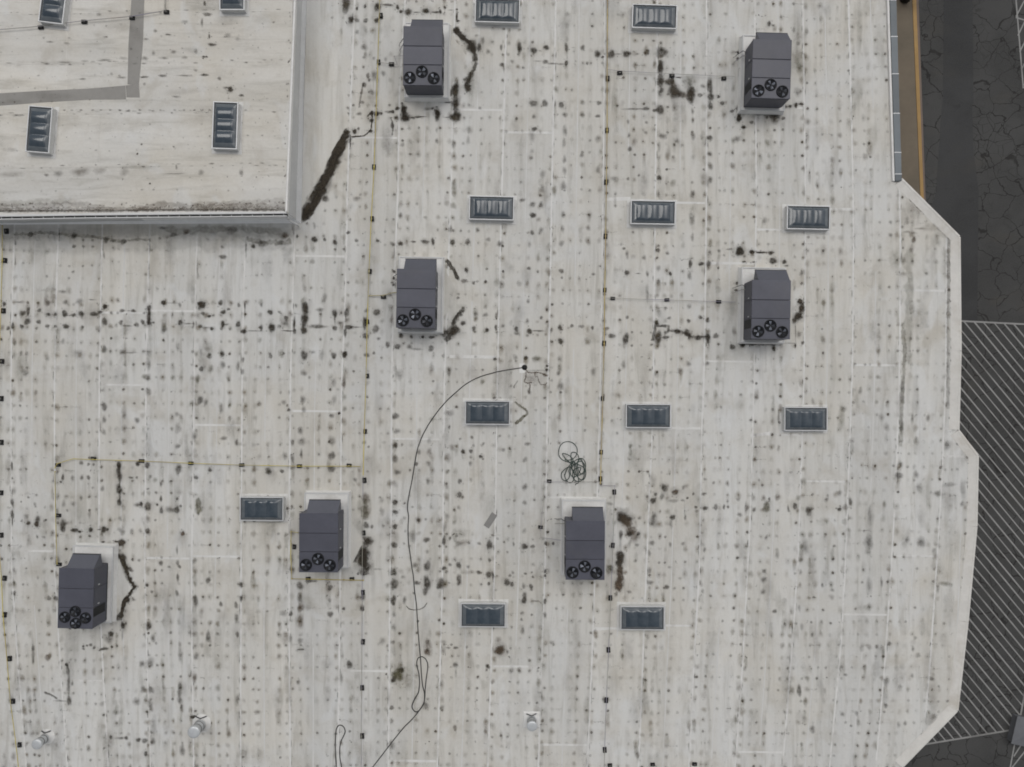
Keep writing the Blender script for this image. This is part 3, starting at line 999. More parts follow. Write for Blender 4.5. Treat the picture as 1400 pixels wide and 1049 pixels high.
GS = 'white framed domed skylights'
for lab, x, y, rz, z, sc in [
    ('domed skylight at the top edge just right of an air conditioner', 680.0, 14.5, -1.5, 0, (1, 1)),
    ('domed skylight near the top edge, between the middle pipe and the upper right air conditioner', 895.0, 22.5, -1.8, 0, (1, 1)),
    ('domed skylight left of the middle pipe, in the second row from the top', 672.0, 284.5, -1.3, 0, (1, 1)),
    ('domed skylight just right of the middle pipe, in the second row from the top', 893.0, 290.5, -1.0, 0, (1, 1)),
    ('domed skylight between the two right-hand air conditioners and the grey edge coping', 1105.5, 297.5, -1.2, 0, (0.96, 1)),
    ('domed skylight under the end of the long black cable', 666.5, 564.5, -0.5, 0, (1, 1)),
    ('domed skylight right of the middle pipe, up and right of the tangled green hose', 886.5, 569.0, -0.3, 0, (1, 1)),
    ('domed skylight below the mid right air conditioner, nearest the jog in the roof edge', 1102.0, 573.0, -0.3, 0, (0.96, 1)),
    ('domed skylight standing close against the left side of an air conditioner', 357.5, 696.0, -0.4, 0, (0.97, 1)),
    ('domed skylight in the bottom row above a round brown stain, near the black cable', 660.5, 841.5, -0.5, 0, (1, 1)),
    ('domed skylight in the bottom row, below and right of an air conditioner', 878.5, 845.5, -0.3, 0, (0.98, 1)),
    ('domed skylight cut by the top edge, left of the grey walkway strip', 72.5, 0.0, 83.0, ZU, (0.98, 0.98)),
    ('domed skylight cut by the top edge on the right half of the raised roof', 317.0, -18.0, 90.0, ZU, (0.98, 1)),
    ('domed skylight below the grey walkway strip, at the left of the raised roof', 53.0, 177.0, 85.5, ZU, (0.98, 0.95)),
    ('domed skylight on the raised roof nearest its outer corner', 307.5, 171.5, 88.0, ZU, (1.0, 1.0)),
]:
    skylight(lab, x, y, rz, z, sc)

# ------------------------------------------------------------------ gas pipes on rubber blocks
def rpath(pts, z, step=1.2):
    out = []
    q = [W(x, y, z) for x, y in pts]
    for a, b in zip(q, q[1:]):
        n = max(1, int((b - a).length / step))
        for k in range(n):
            p = a.lerp(b, k / n)
            out.append(p)
    out.append(q[-1])
    return out

def pipe(label, runs, mat, r=0.031, z=0.135, ends=None, name='gas_pipe', fittings=True):
    t = thing(name, label, 'pipe')
    for i, pts in enumerate(runs):
        path = rpath(pts, z)
        for k in range(1, len(path) - 1):
            path[k] = path[k] + Vector((0, 0, 0.006 * math.sin(k * 1.9)))
        m = MB(); m.tube(path, r, 8)
        m.build('pipe_run', M[mat], t)
    if fittings:
        for pts in runs:
            for a in pts[1:-1:2] + [pts[0]]:
                p = W(a[0], a[1], z)
                m = MB(); m.box(p.x - r * 1.5, p.x + r * 1.5, p.y - r * 1.5, p.y + r * 1.5, z - r * 1.4, z + r * 1.4, bev=0.01)
                m.build('coupling', M[mat], t)
    return t

pipe('long yellow gas pipe running down the roof left of the black cable',
     [[(519.5, -130), (519, 0), (516.5, 86), (511.5, 228), (507.5, 300), (504.5, 371), (502, 440), (500.5, 514), (498, 590), (496.5, 650)],
      [(496.5, 793.5), (470, 793), (436, 792.3), (399, 791.5), (397.5, 760), (398, 727), (408, 728.5)]], 'gas', r=0.022)
pipe('thin grey-brown pipe continuing the long yellow pipe down to the bottom edge',
     [[(496.4, 652), (495.5, 729), (495.2, 811), (494.8, 878), (494.4, 940), (494, 1007), (494, 1130)]], 'pipe_grey', r=0.014)
pipe('short grey pipe from the long yellow pipe to the air conditioner near the raised roof', [[(517, 86), (535, 87), (543, 88), (539, 77), (553, 76.3)]], 'pipe_grey', r=0.015)
pipe('short yellow pipe from the long yellow pipe right into an air conditioner', [[(504, 404.5), (524, 404), (536, 400.5), (542, 400)]], 'gas', r=0.025)
pipe('rust-stained yellow gas pipe running down the middle of the roof past the green hose',
     [[(830.5, -130), (830.5, 0), (830, 107), (830, 178), (829, 249), (828, 323), (826.8, 397), (826, 470), (824, 545), (822, 618), (821, 662)]], 'gas_rust', r=0.025)
pipe('thin grey-brown pipe from the end of the rusty middle pipe down to the bottom edge',
     [[(821, 664), (840.5, 664.3), (840, 673), (838, 746), (835, 818), (832, 889), (829, 958), (826.5, 1028), (825, 1130)]], 'pipe_grey', r=0.014)
pipe('thin pipe loop left of the air conditioner under the green hose',
     [[(820, 658.5), (782, 659.5), (743.5, 658.5), (742.5, 690), (739.5, 721), (739.3, 735), (764, 738.5), (773, 739.3)]], 'pipe_grey', r=0.011, fittings=False)
pipe('thin pipe from the middle pipe across to the upper right air conditioner',
     [[(830.5, 95.2), (847, 97), (919, 101), (990, 104.5), (1004, 104.5)], [(1009, 105), (1010, 93.5), (1024, 92.8)]], 'pipe_grey', r=0.013, fittings=False)
pipe('thin pipe from the middle pipe across to the mid right air conditioner',
     [[(828, 407.5), (912, 410.2), (983, 412.5), (1006, 413.2)], [(1009, 414.5), (1025, 415.2)]], 'pipe_grey', r=0.013, fittings=False)
pipe('pale yellow pipe crossing the left of the roof to the long yellow pipe',
     [[(75, 640), (78, 634), (100, 627.5), (127, 628.5), (193, 630.5), (260, 633.5), (330, 636), (409, 637.5), (477, 637.5), (493, 638)],
      [(75, 645), (76, 704), (77, 745), (78, 772)]], 'gas', r=0.017)
pipe('yellow gas pipe along the left edge of the photo',
     [[(3, 309), (3, 356), (1, 425), (-1, 494), (-2, 545), (-3, 605), (-3, 674), (-2.5, 732), (2, 791), (4, 841), (9.5, 901), (14, 959), (22, 1019), (34, 1130)]], 'gas', r=0.018)
t4 = thing('gas_pipe', 'thin pipe crossing the raised roof between the skylights and the grey walkway strip', 'pipe')
for run in ([(-120, 55), (0, 40.5), (55, 36), (114, 28.5), (180, 22.5), (227, 14.5)], [(226.5, 14), (226, -120)]):
    m = MB(); m.tube([W(x, y, ZU + 0.135) for x, y in run], 0.018, 8)
    m.build('pipe_run', M['pipe_grey'], t4)

m = MB()
m.box(-0.125, 0.125, -0.085, -0.012, 0.0, 0.095, bev=0.012)
m.box(-0.125, 0.125, 0.012, 0.085, 0.0, 0.095, bev=0.012)
m.box(-0.12, 0.12, -0.012, 0.012, 0.0, 0.055)
BLOCK = m.mesh('rubber_block', M['rubber'])
m = MB()
m.box(-0.06, 0.06, -0.02, 0.02, 0.095, 0.108)
STRUT = m.mesh('strut_rail', M['strut'])
ORD = ['first', 'second', 'third', 'fourth', 'fifth', 'sixth', 'seventh', 'eighth', 'ninth', 'tenth', 'eleventh', 'twelfth', 'thirteenth', 'fourteenth', 'fifteenth', 'sixteenth']
GB = 'black rubber blocks carrying the roof pipes'
def blocks(fmt, pts, vertical, z=0.0):
    for k, (x, y) in enumerate(pts):
        c = W(x, y, z + 0.09)
        lab = fmt.format(ORD[k])
        if k == len(pts) - 1 and len(pts) > 2: lab = fmt.format('last')
        a = (90 if vertical else 0) + random.uniform(-5, 5)
        o = thing('pipe_support_block', lab, 'pipe support', (c.x, c.y, z + 0.006), R(a), GB)
        s = random.uniform(0.97, 1.12)
        o.scale = (s, s * (1.05 if vertical else 1.0), 1)
        link('rubber_block', BLOCK, o)
        link('strut_rail', STRUT, o)

blocks('black rubber block, {} from the top under the long yellow pipe on the left',
       [(520.5, 21), (517.5, 84.5), (511, 228), (508.5, 299), (505.5, 371), (502, 440), (502, 514), (499, 590), (498, 657), (497, 729), (496, 810.5), (496, 878), (495, 941), (495, 1007)], True)
blocks('black rubber block on the short grey pipe to the air conditioner near the raised roof', [(535, 87.5)], False)
blocks('black rubber block under the short yellow pipe that turns right into an air conditioner', [(524, 406)], False)
blocks('black rubber block, {} from the top under the rusty middle pipe',
       [(831, 107), (830, 178), (828.5, 249), (828, 323), (827, 396.5), (826, 469.5), (824, 545), (822, 618.5), (821, 655)], True)
blocks('black rubber block, {} from the top under the grey-brown pipe continuing the rusty pipe',
       [(840, 673), (838, 746), (834.6, 818), (832, 889), (829, 958), (827, 1026)], True)
blocks('black rubber block, {} from the top on the thin pipe loop below the green hose', [(751, 658), (739, 721)], False)
blocks('black rubber block, {} from the left on the pipe to the upper right air conditioner', [(847.5, 99.5), (919, 103), (990, 107)], False)
blocks('black rubber block, {} from the left on the pipe to the mid right air conditioner', [(838, 408), (912, 410), (983, 412.5)], False)
blocks('black rubber block, {} from the left under the pale yellow cross pipe', [(127, 627), (193, 630.5), (260.5, 633.5), (330, 636), (409, 637.5), (477, 636.5)], False)
blocks('black rubber block, {} from the top in the column above the four-fan air conditioner', [(78.5, 636), (79, 705), (80, 772)], False)
blocks('black rubber block, {} from the left just below a three-fan air conditioner', [(421, 791.5), (481, 792)], False)
blocks('black rubber block on the short pipe between a skylight and its neighbouring air conditioner', [(402, 748)], True)
blocks('black rubber block, {} from the top along the left edge of the photo',
       [(8, 316), (6, 356), (4, 425), (2, 494), (1, 545), (1, 605), (1, 674), (1, 732), (5.5, 791), (5.5, 841), (12.5, 901), (17, 959.5), (26, 1019)], True)
blocks('black rubber block, {} from the left in the row at the bottom edge', [(834, 1047), (892.5, 1046), (950, 1045.5)], False)
blocks('black rubber block, {} from the left under the thin pipe on the raised roof', [(55, 37), (114.5, 29.5), (180, 24), (227, 16)], False, ZU)

# ------------------------------------------------------------------ cables and hose
def spline(pts, n=6):
    out = []
    P = [Vector(p) for p in pts]
    for i in range(len(P) - 1):
        p0, p1, p2, p3 = P[max(0, i - 1)], P[i], P[i + 1], P[min(len(P) - 1, i + 2)]
        for k in range(n):
            t = k / n
            out.append(0.5 * ((2 * p1) + (-p0 + p2) * t + (2 * p0 - 5 * p1 + 4 * p2 - p3) * t * t + (-p0 + 3 * p1 - 3 * p2 + p3) * t ** 3))
    out.append(P[-1])
    return out

def tile(ox, oy, s, pts):
    return [(ox + x / s, oy + y / s) for x, y in pts]

cab = [(716, 502.5), (706, 504), (690, 506.5), (676, 509.5), (660, 514), (648, 519), (636, 526), (624, 536), (612, 547), (602, 558), (593, 570), (585, 582), (577, 597), (572, 610), (569, 622),
       (566, 640), (563, 658), (559, 678), (557, 694), (558.5, 706), (557.8, 722), (558.5, 742), (561, 760), (563, 776)]
cab += tile(350, 786, 3.989, [(857, 0), (864, 80), (875, 170), (882, 280), (890, 380), (897, 460), (902, 540), (908, 600), (919, 650), (917, 690), (903, 722), (882, 745),
                              (862, 741), (851, 715), (866, 675), (886, 640), (892, 590), (888, 540), (877, 490), (882, 458), (905, 447), (928, 464), (937, 500), (929, 560), (923, 620), (918, 688), (900, 727), (850, 790), (790, 852), (640, 1045), (560, 1150), (520, 1300)])
path = spline([W(x, y, 0.025) for x, y in cab], 5)
for k, p in enumerate(path): p.z = 0.022 + 0.006 * math.sin(k * 0.37) + (0.03 if 160 < k < 200 else 0)
m = MB(); m.tube(path, 0.0255, 6)
tag(m.build('cable', M['cable'], None), 'long black cable curving down the middle of the roof, looped near its lower end', 'cable')
lp = tile(350, 786, 3.989, [(446, 1300), (440, 1120), (437, 1040), (432, 940), (435, 860), (444, 829), (460, 820), (478, 830), (486, 855), (477, 880), (463, 910), (457, 945), (458, 1000), (468, 1060), (474, 1160), (470, 1300)])
m = MB(); m.tube(spline([W(x, y, 0.025) for x, y in lp], 5), 0.0255, 6)
tag(m.build('cable', M['cable'], None), 'short loop of black cable at the bottom edge, left of the long black cable', 'cable')

# tangled green hose: a chain of overlapping loops
EL = [(425, 310, 150, 148, 0), (395, 420, 120, 55, 25), (510, 425, 88, 95, 0), (600, 560, 105, 140, 15), (450, 690, 78, 128, -8), (385, 695, 66, 90, 5), (620, 600, 85, 175, -12),
      (540, 620, 70, 110, 20), (590, 690, 92, 108, 0), (640, 560, 62, 120, -8), (500, 590, 75, 85, 0)]
hp = []
STEPS = 26
for i in range(len(EL) - 1):
    a, b = EL[i], EL[i + 1]
    for k in range(STEPS):
        t = k / STEPS
        s = max(0.0, (t - 0.68) / 0.32); s = s * s * (3 - 2 * s)
        c = [a[q] + (b[q] - a[q]) * s for q in range(5)]
        th = -2 * math.pi * t * 1.0 + 1.9 + i * 0.35
        ex, ey = c[2] * math.cos(th), c[3] * math.sin(th)
        r = R(c[4])
        x, y = c[0] + ex * math.cos(r) - ey * math.sin(r), c[1] + ex * math.sin(r) + ey * math.cos(r)
        p = W(740 + x / 11.66, 590 + y / 11.66, 0.03)
        p.z = 0.028 + 0.006 * i * 0.5 + 0.012 * math.sin(k * 0.7 + i)
        hp.append(p)
for x, y in ((600, 800), (560, 830), (545, 858)):
    p = W(740 + x / 11.66, 590 + y / 11.66, 0.03); hp.append(p)
m = MB(); m.tube(spline(hp, 2), 0.021, 6)
tag(m.build('hose', M['hose'], None), 'tangled dark green hose lying in loose coils above an air conditioner', 'hose')

# sealed patch where the cable ends: small dark fitting and lumps of old sealant
t = thing('cable_gland', 'small black fitting at the upper end of the long black cable, amid brown sealant marks', 'fitting', W(717, 502.5, 0))
m = MB(); m.lathe([(0.16, 0.004), (0.10, 0.05), (0.07, 0.12), (0.03, 0.14), (0.001, 0.145)], 14)
m.build('boot', M['rubber'], t)
m = MB(); m.box(-0.28, 0.02, -0.30, 0.22, 0.004, 0.012)
m.build('patch', M['flash'], t)

# loose grey board
c = W(670.5, 711.5)
m = MB(); m.box(-0.17, 0.17, -0.42, 0.42, 0.0, 0.03, bev=0.006)
o = m.build('board', M['board'], None)
o.location = (c.x, c.y, 0.006); o.rotation_euler = (0, 0, R(-33))
tag(o, 'small grey board lying askew on the roof near the middle', 'board')

# ------------------------------------------------------------------ roof vents
def vent(label, bx, by, h, rb, rc, skew=0.0, square=True):
    c = W(bx, by)
    t = thing('roof_vent', label, 'vent', (c.x, c.y, 0.004), R(skew), 'round metal roof vents')
    m = MB()
    s = rb * 1.75
    if square: m.box(-s, s, -s, s, 0.0, 0.05, taper=0.05, bev=0.02)
    else: m.lathe([(s * 1.1, 0.0), (s, 0.02), (rb * 1.25, 0.07), (rb * 1.1, 0.2)], 22)
    m.build('base_flashing', M['flash'] if square else M['seam'], t)
    m = MB(); m.lathe([(rb * 1.15, 0.04), (rb * 1.1, 0.12), (rb, 0.14), (rb, h * 0.86)], 24)
    st = m.build('stack', M['vent'], t)
    m = MB()
    for zz in (h * 0.35, h * 0.62):
        m.lathe([(rb + 0.001, zz - 0.02), (rb + 0.018, zz - 0.012), (rb + 0.018, zz + 0.012), (rb + 0.001, zz + 0.02)], 24)
    m.build('band', M['strut'], st)
    m = MB()
    m.lathe([(rc * 0.85, h * 0.80), (rc, h * 0.83), (rc, h * 0.94), (rc * 0.96, h * 0.975), (rc * 0.7, h), (rc * 0.3, h * 1.015), (0.001, h * 1.02)], 28)
    m.build('cap', M['vent_cap'], t)
    m = MB()
    m.tube([(-rb * 1.2, rb * 1.5, 0.06), (0, rb * 1.3, 0.2), (rb * 1.1, rb * 1.55, 0.06)], 0.03, 6)
    m.build('bracket', M['unit_dark'], t)
    return t
vent('round metal roof vent with a pale cap at the lower left, the largest of three', 276.0, 989.0, 1.00, 0.27, 0.325, square=False)
vent('round metal roof vent in the lower left corner of the photo', 64.5, 1007.0, 0.85, 0.22, 0.275, square=False)
vent('round metal roof vent on a square white base, right of the black cable', 726.8, 984.0, 0.75, 0.23, 0.275)

# ------------------------------------------------------------------ at ground level
c = W(1235, -0.5, GROUND_Z)
t = thing('litter_bin', 'round black bin with a dark red top on the brown pavement', 'bin', (c.x, c.y, GROUND_Z + 0.13))
m = MB(); m.lathe([(0.30, 0), (0.36, 0.06), (0.40, 0.85), (0.43, 0.88), (0.43, 0.95), (0.38, 0.97), (0.36, 0.90), (0.001, 0.88)], 24)
m.build('drum', M['bin'], t)
m = MB(); m.lathe([(0.19, 0.885), (0.20, 0.96), (0.13, 1.0), (0.001, 1.02)], 18)
m.build('lid', M['red'], t)

c = W(1401, 1001, GROUND_Z + 0.5)
t = thing('equipment_enclosure', 'plain grey box-like enclosure at the lower right corner of the white hatched area', 'enclosure', (c.x, c.y, GROUND_Z), R(-13))
m = MB(); m.box(-0.62, 1.0, -0.86, 0.84, 0.0, 0.45, bev=0.03)
m.build('body', M['block_grey'], t)
m = MB()
m.add([(-0.68, -0.92, 0.452), (1.06, -0.92, 0.452), (1.06, 0.90, 0.452), (-0.68, 0.90, 0.452), (-0.68, -0.92, 0.5), (1.06, -0.92, 0.5), (1.06, 0.90, 0.5), (-0.68, 0.90, 0.5), (0.1, -0.1, 0.62)],
      [(3, 2, 1, 0), (0, 1, 5, 4), (1, 2, 6, 5), (2, 3, 7, 6), (3, 0, 4, 7), (4, 5, 8), (5, 6, 8), (6, 7, 8), (7, 4, 8)])
m.build('lid', M['block_grey'], t)

# ------------------------------------------------------------------ dirt, and some painted wall-foot shade: thin films lying on the membranes
LIGHT = (0.170, 0.138, 0.092)
GREY, BROWN, OLIVE = (0.050, 0.043, 0.034), (0.104, 0.080, 0.060), (0.105, 0.098, 0.060)
class GrimeShade:
    def __init__(s, z): s.v, s.f, s.c, s.z, s.k = [], [], [], z, 0
    def zz(s):
        s.k += 1
        return s.z + 0.0092 + 0.006 * random.random()
    def blob(s, x, y, rx, ry, a, tint=GREY, rot=0.0, n=None, wob=0.22, hole=0.0, soft=0.55):
        r0 = max(rx, ry)
        n = n or (8 if r0 < 3 else 12 if r0 < 7 else 18)
        z = s.zz()
        b = len(s.v)
        ph = [random.uniform(0, 6.28) for _ in range(4)]
        tv = random.uniform(0.85, 1.25)
        col = (tint[0] * tv, tint[1] * tv, tint[2] * tv)
        ca, sa = math.cos(rot), math.sin(rot)
        rings = ((soft * 0.75, a * 0.96), (0.5 + soft * 0.5, a * 0.5), (1.15, 0.0)) if hole == 0 else ((hole, a), (hole + (1 - hole) * 0.45, a), (1.0, 0.0))
        c = W(x, y, s.z)
        s.v.append((c.x, c.y, z)); s.c.append((*col, a if hole == 0 else a * 0.25))
        for q, (rr, aa) in enumerate(rings):
            for k in range(n):
                th = 2 * math.pi * k / n
                w = 1 + wob * (0.5 * math.sin(2 * th + ph[0]) + 0.35 * math.sin(3 * th + ph[1]) + 0.3 * math.sin(5 * th + ph[2]))
                ex, ey = rx * rr * w * math.cos(th), ry * rr * w * math.sin(th)
                p = W(x + ex * ca - ey * sa, y + ex * sa + ey * ca, s.z)
                s.v.append((p.x, p.y, z)); s.c.append((*col, aa))
        for k in range(n):
            l = (k + 1) % n
            s.f.append((b, b + 1 + l, b + 1 + k))
            for q in range(len(rings) - 1):
                i0, i1 = b + 1 + q * n, b + 1 + (q + 1) * n
                s.f.append((i0 + k, i0 + l, i1 + l, i1 + k))
    def stroke(s, pts, w, a, tint=GREY, step=0.75, jit=0.2):
        """a continuous irregular band"""
        dense = []
        for (x0, y0), (x1, y1) in zip(pts, pts[1:]):
            L = math.hypot(x1 - x0, y1 - y0)
            m = max(1, int(L / (w * step)))
            dense += [(x0 + (x1 - x0) * k / m, y0 + (y1 - y0) * k / m) for k in range(m)]
        dense.append(pts[-1])
        z = s.zz()
        b = len(s.v)
        prof = ((-1, 0), (-0.6, a), (0.6, a), (1, 0))
        for i, (x, y) in enumerate(dense):
            x0, y0 = dense[max(0, i - 1)]; x1, y1 = dense[min(len(dense) - 1, i + 1)]
            L = math.hypot(x1 - x0, y1 - y0) or 1
            nx, ny = -(y1 - y0) / L, (x1 - x0) / L
            e = 0.0 if i in (0, len(dense) - 1) else 1.0
            wl, wr = w * random.uniform(1 - jit * 2, 1 + jit * 2), w * random.uniform(1 - jit * 2, 1 + jit * 2)
            for o, aa in prof:
                ww = wl if o < 0 else wr
                p = W(x + nx * o * ww, y + ny * o * ww, s.z)
                s.v.append((p.x, p.y, z)); s.c.append((*tint, aa * e))
        for i in range(len(dense) - 1):
            q = b + i * 4
            for k in range(3): s.f.append((q + k, q + k + 1, q + k + 5, q + k + 4))
    def run(s, pts, w, a, tint=GREY, jit=0.24, step=.7):
        """a dark run with a soft silt margin"""
        s.stroke(pts, w * 1.75, a * .22, tint, step, jit)
        s.stroke(pts, w * 1.3, a * .3, tint, step, jit)
        s.stroke(pts, w * .95, a, tint, step, jit)
    def build(s, parent):
        me = bpy.data.meshes.new('dirt_and_shade_stains')
        me.from_pydata(s.v, [], s.f)
        at = me.attributes.new('stain', 'FLOAT_COLOR', 'POINT')
        flat = []
        for c in s.c: flat += c
        at.data.foreach_set('color', flat)
        me.materials.append(M['stain'])
        o = bpy.data.objects.new('dirt_and_shade_stains', me)
        COL.objects.link(o)
        o.parent = parent
        o['kind'] = 'stuff'
        return o

G1 = GrimeShade(0.0)
G2 = GrimeShade(ZU)
B, O = BROWN, OLIVE
GAIN = 0.88
def blobs(G, ox, oy, sc, data):
    for d in data:
        x, y, rx, ry, a = d[:5]
        tint = d[5] if len(d) > 5 else GREY
        X, Y, rx, ry = ox + x / sc, oy + y / sc, rx / sc * 1.25, ry / sc * 1.22
        a = min(0.97, a * GAIN)
        G.blob(X, Y, rx, ry, a, tint, soft=0.42 if a < 0.5 else 0.72)
        if a > 0.55 and max(rx, ry) > 2.0:              # a faint halo and a few satellite specks
            G.blob(X + random.uniform(-.6, .6), Y + random.uniform(-.6, .6), rx * 1.7, ry * 1.7, a * 0.22, tint)
            for _ in range(random.randint(0, 3)):
                th = random.uniform(0, 6.28)
                G.blob(X + math.cos(th) * rx * 1.7, Y + math.sin(th) * ry * 1.7, 0.9, 0.9, a * 0.6, tint)

blobs(G1, 400, 0, 4.996, [(365, 30, 24, 48, .9), (400, 135, 18, 20, .85), (440, 60, 8, 12, .7), (495, 45, 9, 12, .7), (580, 48, 20, 25, .8), (650, 35, 30, 8, .7), (718, 50, 10, 16, .8), (740, 80, 12, 10, .7),
    (790, 82, 20, 20, .9), (850, 85, 22, 4, .6), (910, 76, 20, 17, .9), (975, 85, 30, 6, .7), (1010, 80, 8, 14, .8), (1040, 52, 9, 9, .7), (1080, 70, 20, 3, .5), (1122, 65, 7, 7, .7), (1122, 115, 6, 30, .8),
    (1130, 145, 10, 8, .7), (440, 140, 14, 14, .6), (500, 142, 16, 14, .6), (575, 140, 15, 16, .75), (440, 220, 14, 14, .5), (490, 325, 22, 20, .5), (487, 393, 10, 10, .5), (555, 400, 10, 12, .5),
    (635, 405, 12, 14, .4), (515, 520, 12, 18, .6), (558, 515, 20, 35, .5), (620, 503, 16, 18, .45), (490, 580, 14, 16, .6), (545, 630, 16, 18, .5), (478, 700, 12, 12, .5), (455, 778, 18, 12, .55),
    (382, 775, 9, 9, .5), (540, 775, 14, 14, .9), (575, 778, 16, 16, .95), (603, 776, 10, 10, .9), (660, 765, 25, 10, .6), (685, 765, 10, 12, .8), (715, 742, 12, 12, .9), (710, 806, 14, 12, .85),
    (680, 860, 10, 20, .6), (540, 825, 12, 14, .9), (533, 897, 12, 10, .8), (425, 900, 12, 16, .9), (450, 880, 10, 10, .6), (362, 898, 14, 18, .9), (395, 965, 4, 40, .7), (770, 805, 26, 28, .95),
    (757, 750, 12, 38, .9), (820, 805, 15, 5, .8), (855, 800, 20, 7, .85), (890, 798, 20, 4, .6), (920, 745, 22, 12, .5), (955, 742, 10, 8, .7), (990, 785, 16, 35, .85), (985, 735, 8, 10, .6),
    (1050, 803, 25, 4, .5), (1115, 800, 30, 28, .97), (1112, 710, 25, 28, .6), (1112, 615, 18, 38, .85), (1125, 575, 8, 20, .7), (1075, 645, 12, 16, .8), (1060, 697, 18, 8, .7), (1195, 600, 22, 25, .9),
    (1205, 545, 12, 20, .5), (1218, 515, 16, 22, .85), (1225, 320, 32, 32, .92), (1275, 325, 14, 22, .8), (1300, 280, 10, 25, .5), (1255, 245, 14, 10, .3, B), (1300, 290, 60, 40, .15, B), (1335, 355, 14, 18, .5),
    (1065, 345, 22, 25, .6), (1070, 460, 18, 35, .35), (1200, 885, 16, 22, .35), (1280, 740, 10, 12, .5), (1200, 960, 14, 25, .3), (750, 990, 14, 14, .5), (985, 890, 8, 20, .35), (985, 965, 10, 18, .5),
    (1100, 985, 14, 25, .4), (1205, 720, 12, 14, .4), (270, 310, 12, 20, .2), (190, 225, 10, 12, .4), (140, 570, 18, 40, .35), (115, 985, 14, 18, .6), (130, 910, 10, 20, .3), (160, 20, 12, 40, .5),
    (160, 80, 10, 30, .4), (870, 680, 95, 16, .3), (1235, 400, 8, 22, .7), (1250, 430, 10, 18, .5)])
G1.stroke([(621, 37), (628, 48), (636, 54), (643, 60), (648, 70), (652, 85)], 3.6, .75)
G1.stroke([(652, 85), (648, 95), (643, 103), (639, 116)], 2.6, .55)
G1.stroke([(502, 160), (509, 152), (509, 165), (507, 178), (498, 186), (480, 187.5)], 1.2, .7)
G1.stroke([(497, 113), (494, 128), (491, 148)], 1.5, .4)
G1.stroke([(534, 160), (538, 172), (536, 186)], 1.5, .45)
G1.run([(474, 181), (470, 192), (465, 200), (459, 210), (454, 224), (449, 238), (443, 250), (437, 257), (433, 262)], 6.2, .95, jit=.36, step=1.1)
G1.run([(468, 196), (461, 208), (455, 222), (450, 236), (444, 250), (437, 262), (429, 276), (421, 290), (414, 303)], 6.0, .9, jit=.36, step=1.2)
G1.stroke([(444, 255), (437, 268), (429, 282), (420, 297)], 5.5, .85, jit=.2)
G1.stroke([(478, 178), (473, 184)], 3.0, .8)
G1.stroke([(400, 306), (402, 322)], 2.5, .3)

